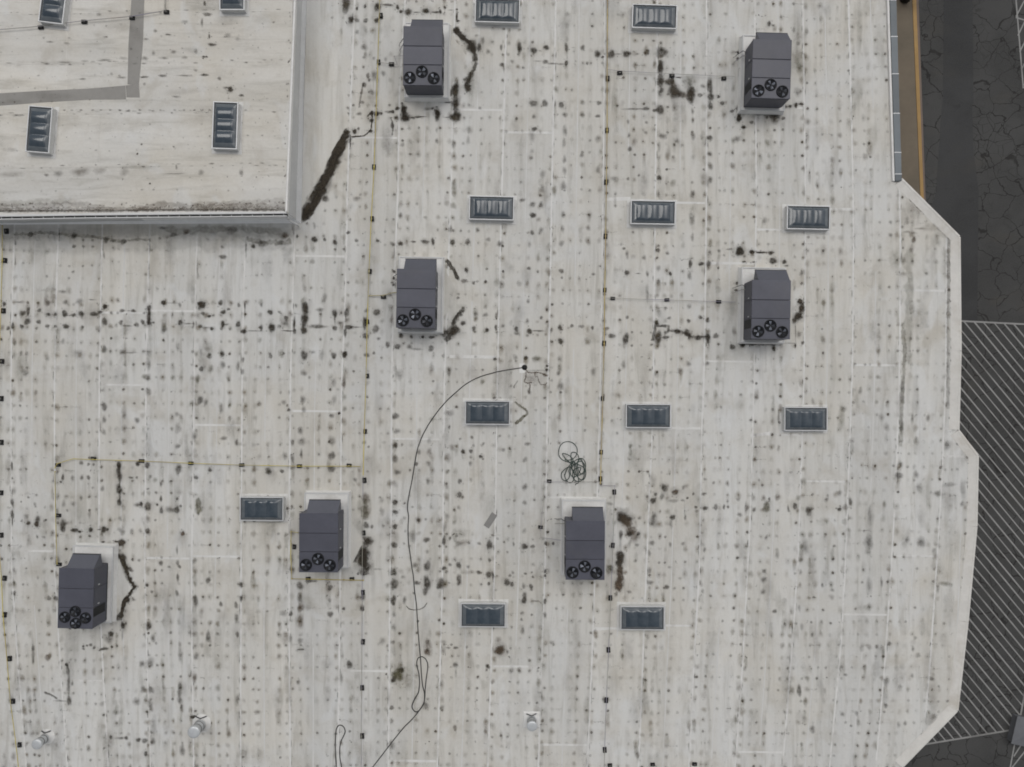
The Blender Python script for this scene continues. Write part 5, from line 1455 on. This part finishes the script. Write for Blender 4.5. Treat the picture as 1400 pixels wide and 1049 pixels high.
blobs(G1, 820, 640, 5.829, [(185, 395, 45, 38, .85), (235, 405, 20, 14, .85), (215, 450, 36, 40, .55, B), (240, 510, 25, 25, .65, B), (235, 525, 16, 22, .8), (280, 550, 34, 42, .5, B), (305, 525, 14, 16, .65), (295, 615, 18, 12, .5),
    (235, 605, 16, 30, .3), (168, 530, 16, 30, .6), (165, 600, 10, 35, .25), (165, 700, 26, 35, .88), (155, 755, 28, 25, .92), (160, 820, 24, 45, .78, B), (150, 940, 28, 35, .88, B), (155, 890, 16, 30, .7, B), (130, 1005, 14, 20, .5),
    (85, 795, 20, 20, .7, O), (75, 810, 40, 25, .35, O), (170, 345, 35, 30, .3), (515, 160, 20, 30, .7), (500, 220, 16, 30, .35), (445, 210, 12, 14, .65), (425, 260, 20, 22, .75), (602, 193, 20, 20, .85, B), (605, 200, 90, 50, .15, B),
    (665, 155, 12, 20, .4), (590, 262, 30, 16, .4), (660, 258, 16, 10, .5), (425, 90, 25, 45, .3), (432, 380, 22, 25, .5), (425, 430, 28, 45, .5), (580, 393, 22, 18, .65), (568, 450, 14, 30, .35), (675, 340, 6, 60, .3),
    (680, 395, 10, 20, .45), (318, 398, 14, 14, .55), (415, 597, 20, 22, .55), (395, 680, 12, 25, .45), (395, 815, 16, 22, .55), (400, 912, 22, 18, .55), (535, 948, 18, 16, .6), (560, 610, 12, 20, .45), (555, 790, 16, 10, .4),
    (640, 880, 16, 10, .35), (660, 605, 16, 14, .35), (765, 313, 12, 12, .6), (840, 320, 18, 16, .65), (925, 310, 14, 22, .6), (990, 310, 9, 18, .6), (830, 205, 22, 12, .55), (745, 205, 9, 14, .55), (1102, 250, 16, 14, .5),
    (1018, 265, 9, 12, .5), (1115, 372, 20, 16, .5), (1165, 320, 12, 50, .4), (1230, 330, 14, 16, .5), (1328, 310, 25, 35, .65, O), (1350, 255, 10, 16, .5), (1270, 98, 10, 12, .5), (840, 90, 14, 12, .45), (1325, 555, 12, 22, .45),
    (1310, 820, 16, 18, .5), (1305, 890, 22, 22, .5), (1300, 985, 18, 22, .45), (1100, 715, 14, 16, .45), (835, 650, 12, 18, .5), (235, 985, 16, 14, .5), (820, 980, 14, 16, .4), (80, 285, 20, 16, .4)])

blobs(G1, 1040, 780, 4.663, [(245, 765, 12, 35, .6), (88, 260, 12, 12, .6), (690, 100, 20, 45, .35), (685, 235, 28, 18, .35, O), (770, 75, 9, 28, .5), (1175, 85, 40, 14, .45, O), (1130, 115, 10, 25, .4), (1085, 955, 35, 35, .3, B),
    (1100, 930, 16, 18, .5, B), (800, 710, 16, 28, .45), (795, 860, 14, 16, .55), (795, 800, 20, 35, .25), (645, 490, 14, 25, .35, B), (690, 487, 16, 18, .4, B), (738, 485, 10, 14, .5), (820, 465, 14, 14, .5), (330, 1010, 16, 25, .5),
    (392, 95, 9, 14, .5), (455, 125, 14, 10, .45), (328, 410, 10, 14, .45), (245, 240, 10, 20, .3), (262, 360, 10, 25, .35), (1000, 540, 14, 16, .45), (985, 430, 10, 12, .4), (970, 500, 10, 14, .4), (965, 670, 10, 14, .45),
    (1090, 690, 16, 14, .4), (1135, 740, 8, 10, .4), (890, 740, 14, 12, .35), (540, 665, 12, 10, .5), (610, 910, 10, 16, .45), (520, 915, 14, 16, .35), (575, 990, 9, 9, .5), (920, 975, 12, 16, .35), (880, 985, 12, 20, .35)])

blobs(G1, 0, 786, 3.989, [(180, 420, 9, 75, .35), (182, 400, 8, 20, .5), (182, 470, 5, 20, .5), (262, 450, 14, 18, .6, B), (365, 490, 8, 10, .9), (370, 520, 8, 25, .6), (375, 600, 9, 60, .55), (378, 685, 10, 25, .65), (395, 595, 6, 12, .5),
    (670, 275, 10, 16, .9), (668, 330, 5, 25, .4), (645, 235, 20, 14, .65), (605, 322, 14, 12, .85), (590, 350, 20, 25, .45), (690, 135, 16, 14, .9), (812, 280, 14, 18, .75), (835, 345, 14, 18, .5), (820, 480, 20, 28, .45),
    (775, 485, 14, 18, .5), (745, 690, 18, 22, .45), (820, 705, 14, 20, .5), (780, 625, 16, 16, .5), (825, 630, 14, 18, .5), (1070, 445, 14, 18, .5), (1068, 150, 14, 30, .45), (985, 440, 14, 40, .35), (980, 610, 10, 25, .5),
    (980, 650, 12, 20, .5), (980, 685, 12, 18, .5), (990, 720, 8, 10, .6), (1295, 680, 12, 30, .45), (1290, 235, 10, 25, .5), (1288, 165, 10, 16, .6), (1315, 130, 8, 14, .7), (1315, 55, 8, 14, .7), (1205, 160, 9, 12, .6),
    (1135, 335, 12, 25, .6), (1295, 325, 9, 14, .6), (995, 955, 14, 28, .55), (840, 830, 16, 50, .3), (835, 910, 14, 18, .55), (790, 905, 14, 14, .6), (755, 900, 12, 10, .65), (795, 975, 8, 12, .7), (605, 885, 8, 10, .6),
    (660, 890, 25, 8, .5), (690, 890, 10, 10, .6), (1060, 775, 22, 8, .9), (330, 687, 30, 5, .5), (570, 403, 20, 7, .7), (455, 390, 6, 7, .7), (457, 405, 6, 6, .7), (475, 386, 6, 6, .7), (495, 382, 8, 9, .6), (515, 395, 8, 9, .6),
    (1135, 30, 12, 16, .6), (965, 100, 10, 16, .5), (970, 20, 8, 20, .4)])
G1.stroke(tile(0, 786, 3.989, [(240, 640), (270, 650), (315, 676)]), 1.6, .5)
G1.stroke([(175, 808), (169, 820), (167, 834), (161, 845)], 1.8, .6)
blobs(G1, 350, 786, 3.989, [(240, 60, 18, 18, .6), (240, 130, 16, 25, .55), (243, 180, 16, 22, .6, B), (240, 250, 18, 40, .55, B), (150, 210, 20, 14, .4), (190, 212, 10, 14, .6), (160, 345, 25, 30, .35, B), (190, 350, 10, 20, .4),
    (240, 360, 14, 14, .5), (405, 70, 12, 14, .65), (403, 140, 8, 14, .5), (405, 215, 14, 16, .6), (478, 185, 8, 9, .7), (510, 490, 14, 18, .75), (245, 407, 16, 5, .7), (385, 490, 25, 35, .18), (465, 560, 8, 35, .4),
    (230, 585, 10, 14, .5), (690, 360, 16, 20, .35), (580, 180, 10, 16, .6), (583, 125, 14, 18, .5), (925, 712, 14, 22, .55), (1015, 723, 12, 14, .4), (1090, 490, 12, 16, .4), (740, 725, 10, 12, .6), (740, 800, 10, 16, .4),
    (740, 930, 14, 25, .4), (1085, 835, 10, 14, .6, B), (1260, 495, 9, 14, .5), (300, 35, 25, 8, .6)])

for x, y, r in ((472, 186, 5.5), (466, 199, 8.5), (461, 209, 9), (455, 223, 9), (451, 233, 8.5), (443, 246, 9), (438, 258, 8), (430, 268, 9), (424, 282, 9), (417, 294, 7)):
    G1.blob(x + random.uniform(-1.5, 1.5), y, r * random.uniform(.6, 1.15), r * random.uniform(.75, 1.4), .85, rot=random.uniform(.1, .9), soft=.8, wob=.5)
G1.stroke([(431, -120), (429, 0), (427, 100), (424, 200), (418, 292)], 9, .16, LIGHT, step=2)  # grime and contact shade painted together along the east wall foot, both strokes
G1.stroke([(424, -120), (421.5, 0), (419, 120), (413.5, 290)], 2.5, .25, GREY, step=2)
for pts, w, a, t in (([(621, 38), (628, 47), (636, 54), (644, 61), (649, 72)], 4.6, .82, GREY), ([(640, 104), (639, 114), (638, 122)], 4.2, .85, GREY),
    ([(625, 114), (622, 125), (624, 138), (622, 150), (623, 160)], 4.2, .8, GREY), ([(551, 146), (554, 156), (556, 165)], 4.0, .88, GREY), ([(596, 148), (598, 160)], 3.4, .8, GREY),
    ([(850, 703), (856, 712), (862, 724), (868, 732)], 6.0, .66, B), ([(850, 702), (848, 709), (857, 712)], 5.0, .7, GREY), ([(849, 754), (847, 764), (846, 772)], 4.8, .85, GREY), ([(847, 775), (849, 788), (847, 800), (845, 808)], 4.6, .75, B),
    ([(499, 680), (500, 690), (499, 702), (501, 712)], 5.0, .45, O), ([(503, 735), (500, 746), (497, 758), (496, 768), (500, 776), (495, 788)], 6.0, .72, GREY), ([(486, 765), (489, 752), (494, 745)], 3.0, .5, GREY),
    ([(1091, 410), (1095, 416), (1097, 424), (1092, 432), (1086, 440)], 3.6, .82, GREY), ([(1014, 470), (1028, 470), (1042, 470), (1058, 470)], 1.7, .8, GREY), ([(907, 455), (918, 452), (930, 453), (944, 460), (958, 461), (972, 461)], 2.0, .6, GREY),
    ([(607, 466), (614, 461), (620, 452), (626, 446)], 4.8, .78, GREY), ([(632, 428), (624, 433), (620, 444)], 3.4, .7, GREY), ([(904, 82), (902, 95), (903, 112), (904, 128)], 3.4, .5, GREY),
    ([(922, 112), (920, 124), (932, 130), (944, 133), (946, 118)], 4.4, .5, B)):
    G1.run(pts, w * .95, a * .66, t, jit=.36, step=.6)
# sealant scribbles by the cable end
G1.stroke(tile(660, 480, 11.667, [(660, 260), (720, 340), (800, 350), (880, 340), (950, 360), (1020, 395)]), 1.3, .55, B)
G1.stroke(tile(660, 480, 11.667, [(690, 330), (690, 420), (660, 490), (720, 515), (790, 500)]), 1.1, .5, B)
G1.stroke(tile(660, 480, 11.667, [(830, 350), (835, 420), (870, 400), (890, 470), (920, 535), (990, 540), (1030, 500)]), 0.9, .45, B)
G1.stroke(tile(660, 480, 11.667, [(500, 600), (500, 560), (540, 500), (560, 470)]), 0.9, .45)
G1.stroke(tile(660, 480, 11.667, [(750, 520), (755, 580), (735, 650), (740, 690)]), 1.5, .45, B)
blobs(G1, 660, 480, 11.667, [(690, 110, 30, 28, .6), (870, 130, 70, 50, .4, O), (520, 100, 40, 40, .35), (740, 440, 70, 80, .3, B), (850, 440, 130, 110, .18, B), (1025, 240, 24, 18, .75), (1020, 300, 24, 22, .75), (1000, 385, 40, 22, .6, B),
    (195, 130, 24, 24, .7), (185, 750, 24, 20, .65), (740, 650, 35, 45, .45), (850, 310, 150, 10, .35), (1230, 130, 40, 50, .4), (1205, 360, 30, 40, .55), (1235, 560, 45, 70, .5)])

# silt along the lower right edge and the upper right corner flap
blobs(G1, 1200, 220, 8.738, [(380, 640, 110, 150, .20, B), (470, 560, 90, 110, .18, B), (420, 860, 40, 20, .45, B), (430, 940, 22, 35, .7, B), (340, 850, 50, 14, .4, B), (510, 810, 60, 14, .35, B), (395, 440, 25, 25, .4, B),
    (660, 800, 110, 50, .28, B), (560, 560, 90, 12, .3, B), (780, 840, 60, 60, .3, B), (850, 930, 45, 70, .35), (295, 790, 16, 20, .5), (300, 940, 16, 18, .5), (650, 680, 25, 25, .35), (350, 720, 25, 35, .35), (155, 890, 22, 26, .4),
    (155, 735, 22, 22, .35), (240, 420, 14, 60, .2), (700, 940, 60, 80, .2, O)])
G1.stroke([(1236, 262), (1245, 272), (1262, 290), (1282, 305), (1294, 318)], 2.6, .32, B)
G1.stroke([(1242, 340), (1244, 380), (1243, 420), (1241, 470), (1240, 500)], 6.5, .20, O)
G1.stroke([(1234, 440), (1237, 480), (1235, 520), (1233, 560), (1231, 612)], 3.2, .28, O)
G1.stroke([(1297, 330), (1297, 380), (1296, 440), (1296, 560)], 2.6, .22)
blobs(G1, 1050, 524, 4.0, [(735, 20, 12, 30, .45), (735, 90, 10, 20, .4), (730, 240, 10, 40, .4), (725, 445, 12, 16, .5), (715, 505, 18, 18, .6), (990, 555, 36, 12, .35), (985, 630, 34, 60, .25, B), (980, 340, 16, 30, .4),
    (1065, 580, 14, 50, .35), (1060, 660, 10, 14, .45), (400, 190, 18, 60, .4, O), (412, 140, 16, 16, .45), (60, 185, 10, 35, .45), (555, 720, 12, 40, .35), (550, 870, 20, 35, .5), (545, 920, 14, 20, .35), (875, 190, 10, 20, .5),
    (788, 195, 8, 25, .4), (810, 500, 14, 20, .4), (825, 570, 18, 22, .35), (925, 605, 18, 14, .45), (840, 870, 18, 30, .5), (760, 855, 10, 16, .5), (910, 920, 14, 18, .4), (200, 890, 20, 40, .4), (50, 935, 12, 22, .4),
    (222, 700, 16, 20, .7), (148, 672, 12, 14, .7), (110, 685, 6, 18, .5), (390, 690, 10, 9, .8), (318, 638, 12, 14, .45), (450, 648, 8, 18, .65), (1010, 870, 40, 90, .14, O), (390, 600, 12, 16, .5), (620, 185, 14, 20, .3),
    (505, 40, 10, 20, .4), (245, 100, 10, 18, .35), (1085, 40, 8, 30, .3)])

# ---- the regular pattern: grime gathers at every row of fasteners under the sheets
def region_gain(x, y):
    g = 1.0
    if x < 410 and 300 < y < 405: g *= 0.45
    if x > 1155: g *= 0.85
    if 408 < y < 462 and x < 520: g *= 1.35
    if 60 < y < 95 and 660 < x < 830: g *= 1.1
    if 415 < x < 470 and y < 200: g *= 0.3
    if 1225 < x: g *= 0.9
    return g
for i in range(-1, len(SF) - 1):
    L = SF[i] if i >= 0 else (lambda y: SF[0](y) - 60)
    Rr = SF[i + 1]
    cols = [(0.06, 0.52), (0.24, 0.38), (0.37, 0.32), (0.56, 0.38), (0.76, 0.40), (0.945, 0.44)]
    cols = [(f + random.uniform(-.03, .03) if 0.1 < f < .9 else f, w * random.uniform(.65, 1.35)) for f, w in cols]
    if 8 <= i <= 16: pitch = 17.3
    else: pitch = 17.6
    rows_y = [(300 if i < 7 else -125) + 6 + (i % 3) * 2.0]
    while rows_y[-1] < 1165: rows_y.append(rows_y[-1] + (pitch if rows_y[-1] < 850 else pitch * 0.86) * random.uniform(0.97, 1.03))
    for f, wgt in cols:
        fade = random.uniform(0, 6.28)
        for y in rows_y:
            y += random.uniform(-1.0, 1.0)
            x0, x1 = L(y), Rr(y)
            x = x0 + (x1 - x0) * f + random.uniform(-1.1, 1.1)
            if x > edge_x(y) - 7: continue
            if abs(x - 670.5) < 15 and abs(y - 711.5) < 17: continue
            if i <= 7 and x < 421 - y * 0.03 and y < 312: continue
            g = region_gain(x, y)
            env = 0.75 + 0.45 * math.sin(y * 0.012 + fade) + 0.25 * math.sin(y * 0.043 + 2 * fade)
            if random.random() < 0.08: continue
            a = wgt * env * g * random.uniform(0.35, 1.15)
            if random.random() < 0.07: a *= 1.7
            a = max(0.04, min(0.55, a)) * 0.76
            r = random.uniform(2.1, 4.0) + 1.8 * a
            el = random.uniform(0.9, 1.5)
            typ = random.random()
            if typ < 0.22:
                G1.blob(x, y, 2.1, 2.1, min(.7, a * 1.3 + .10), hole=0.42, wob=.15, n=10)
                if random.random() < .8: G1.blob(x, y, 3.8, 4.2, a * .65, LIGHT, soft=.4)
            elif typ < 0.34:
                for _ in range(random.randint(2, 4)):
                    G1.blob(x + random.uniform(-3, 3), y + random.uniform(-2.2, 2.2), random.uniform(.6, 1.1), random.uniform(.6, 1.2), min(.6, a * 1.2 + .08), n=7)
            else:
                G1.blob(x, y, r, r * el, a * 1.05, random.choice((LIGHT, LIGHT, LIGHT, BROWN, OLIVE)), soft=0.32)
                if random.random() < .35: G1.blob(x + random.uniform(-.8, .8), y + random.uniform(-.8, .8), .9, .9, min(.6, a + .15), n=7)
            if random.random() < 0.30:          # drawn-out wash below or beside a fastener
                G1.blob(x + random.uniform(-1, 1), y + random.uniform(-7, 7), random.uniform(2.2, 4.6), random.uniform(5, 12), min(.3, a * 0.6), random.choice((LIGHT, OLIVE, BROWN)))
            if random.random() < 0.035:          # run of small specks to the next fastener
                n = random.randint(3, 6)
                for q in range(n):
                    G1.blob(x + 3 + q * 2.2 + random.uniform(-.5, .5), y + random.uniform(-.7, .7), random.uniform(.45, .95), random.uniform(.45, .8), min(.75, .3 + a), n=6)
    # dirt caught against the lap of each long seam
    y = (312 if i < 7 else -120)
    while y < 1160:
        y += random.uniform(4, 30)
        x = Rr(y) + random.choice((-1.6, 1.7))
        if x > edge_x(y) - 6 or (i < 8 and x < 424 and y < 310): continue
        G1.blob(x, y, random.uniform(.5, .95), random.uniform(1.5, 7), random.uniform(.12, .5) * region_gain(x, y), n=8)
    # wide faint tide marks
    for _ in range(26):
        y = random.uniform(305 if i < 7 else -100, 1150)
        x = L(y) + (Rr(y) - L(y)) * random.random()
        if x > edge_x(y) - 14 or (i < 8 and x < 430 and y < 330): continue
        G1.blob(x, y, random.uniform(4, 10), random.uniform(8, 34), random.uniform(.06, .17), random.choice((OLIVE, BROWN, GREY)), wob=.35)
for _ in range(600):
    x, y = random.uniform(-20, 1330), random.uniform(-60, 1100)
    if x > edge_x(y) - 8 or (x < 425 and y < 312): continue
    G1.blob(x, y, random.uniform(.4, .9), random.uniform(.4, .9), random.uniform(.1, .4), n=6)
# nail heads along the far edge
y = 330
while y < 1040:
    y += random.uniform(9, 22)
    G1.blob(edge_x(y) - random.choice((2.2, 12.5)), y, random.uniform(.5, 1.0), random.uniform(.7, 2.6), random.uniform(.2, .65), n=7)

# ---- raised roof
blobs(G2, 0, 0, 4.0, [(355, 342, 28, 6, .4), (255, 350, 18, 6, .45), (465, 335, 18, 5, .35), (570, 330, 32, 6, .45), (675, 320, 22, 8, .35), (665, 425, 22, 6, .4), (455, 433, 14, 7, .45), (610, 405, 8, 8, .4), (790, 422, 20, 5, .6),
    (890, 415, 22, 6, .6), (1010, 414, 40, 5, .45), (1120, 411, 22, 6, .6), (790, 320, 20, 10, .45), (895, 318, 24, 6, .45), (840, 290, 8, 14, .4), (1010, 315, 16, 7, .4), (1115, 311, 8, 5, .85), (1130, 311, 6, 5, .85),
    (1145, 200, 5, 10, .7), (1160, 245, 18, 8, .65), (1135, 80, 20, 10, .6), (1105, 125, 6, 25, .5), (1260, 490, 14, 12, .75), (1235, 480, 16, 6, .5), (1320, 523, 14, 6, .6), (1200, 430, 10, 8, .6), (1070, 385, 10, 8, .4),
    (1072, 282, 8, 12, .5), (1245, 195, 20, 10, .35), (1300, 215, 12, 10, .3), (775, 790, 5, 5, .9), (752, 842, 5, 5, .9), (820, 1005, 5, 5, .8), (950, 803, 5, 5, .7), (440, 940, 45, 22, .4, B), (545, 935, 28, 18, .35, B),
    (320, 950, 25, 14, .35), (255, 958, 12, 8, .5), (680, 940, 20, 25, .3, B), (60, 955, 60, 16, .28, B), (960, 950, 50, 4, .45), (1100, 945, 16, 14, .35), (1320, 945, 10, 20, .4), (965, 915, 6, 12, .5), (60, 820, 40, 10, .2),
    (95, 632, 30, 6, .35), (920, 190, 16, 4, .6), (850, 170, 10, 8, .5), (540, 80, 12, 10, .4), (275, 230, 18, 6, .4), (365, 237, 16, 6, .35), (575, 203, 12, 6, .35), (965, 530, 22, 6, .4), (1120, 20, 6, 14, .6), (1010, 120, 16, 10, .35),
    (1240, 110, 60, 20, .18), (905, 35, 6, 40, .5), (800, 215, 14, 6, .5), (950, 285, 12, 10, .5), (790, 460, 8, 8, .35)])
for x in (350, 390, 440, 510, 555, 605, 655, 705, 768, 822, 875, 960, 1010, 1060, 1110, 1150, 1345):
    G2.blob(x / 4 + random.uniform(-1, 1), 150.8, 2.4, 1.2, random.uniform(.35, .6))
for j, y0 in enumerate(useams[:-1]):
    x = -130
    while x < 398 - y0 * .04:
        x += random.uniform(6, 20)
        if x > 396 - y0 * .04: break
        G2.blob(x, useam(y0, x) + random.choice((-1.6, 1.6)), random.uniform(1.2, 4.5), random.uniform(.6, 1.4), random.uniform(.12, .5), n=8)
    for k in range(1, 4):
        x = -130 + random.uniform(0, 16)
        while x < 390:
            x += 17.4 * random.uniform(.85, 1.15)
            if x > 396 - y0 * .04: break
            if random.random() < .3: continue
            G2.blob(x, useam(y0, x) + k * 17.2 + random.uniform(-1.4, 1.4), random.uniform(.9, 2.4), random.uniform(.8, 1.9), random.uniform(.08, .42), random.choice((GREY, GREY, BROWN)))
for _ in range(260):
    x, y = random.uniform(-60, 392), random.uniform(-60, 284)
    if x > 396 - y * .04: continue
    G2.blob(x, y, random.uniform(.4, .9), random.uniform(.4, .9), random.uniform(.2, .65), n=6)
for _ in range(30):
    x, y = random.uniform(-60, 380), random.uniform(-60, 270)
    G2.blob(x, y, random.uniform(10, 30), random.uniform(3, 9), random.uniform(.04, .12), random.choice((OLIVE, BROWN, GREY)), wob=.35)
for _ in range(40):
    y = random.uniform(-100, 285)
    G2.blob(402.5 - y * .0405 - random.uniform(2, 6), y, random.uniform(.5, 1.6), random.uniform(.6, 2.2), random.uniform(.2, .6))
# silt held back along the south edge
G2.stroke([(-140, 289.5), (0, 289.0), (100, 288.2), (150, 288.4), (200, 287.5), (300, 287), (391, 287)], 2.0, .45, GREY, jit=.25)
G2.stroke([(-140, 284), (0, 283.5), (60, 281), (110, 280), (135, 284), (160, 288)], 5.0, .22, B, jit=.25)
G2.stroke([(176, 288), (205, 283), (225, 279), (240, 281), (270, 284), (330, 283), (391, 281)], 4.6, .26, B, jit=.25)
G2.stroke([(-140, 287), (0, 287), (110, 286), (300, 285.5), (391, 285)], 3.0, .26, B, jit=.3)
G2.stroke([(0, 279), (50, 277), (100, 275)], 4.5, .15, O); G2.stroke([(260, 280), (330, 278), (390, 274)], 4.5, .16, B)
for _ in range(70):
    x = random.uniform(0, 392)
    G2.blob(x, 289 - random.uniform(1, 12), random.uniform(.8, 2), random.uniform(.8, 1.8), random.uniform(.2, .6), random.choice((B, GREY, B)))
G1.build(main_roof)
G2.build(upper)
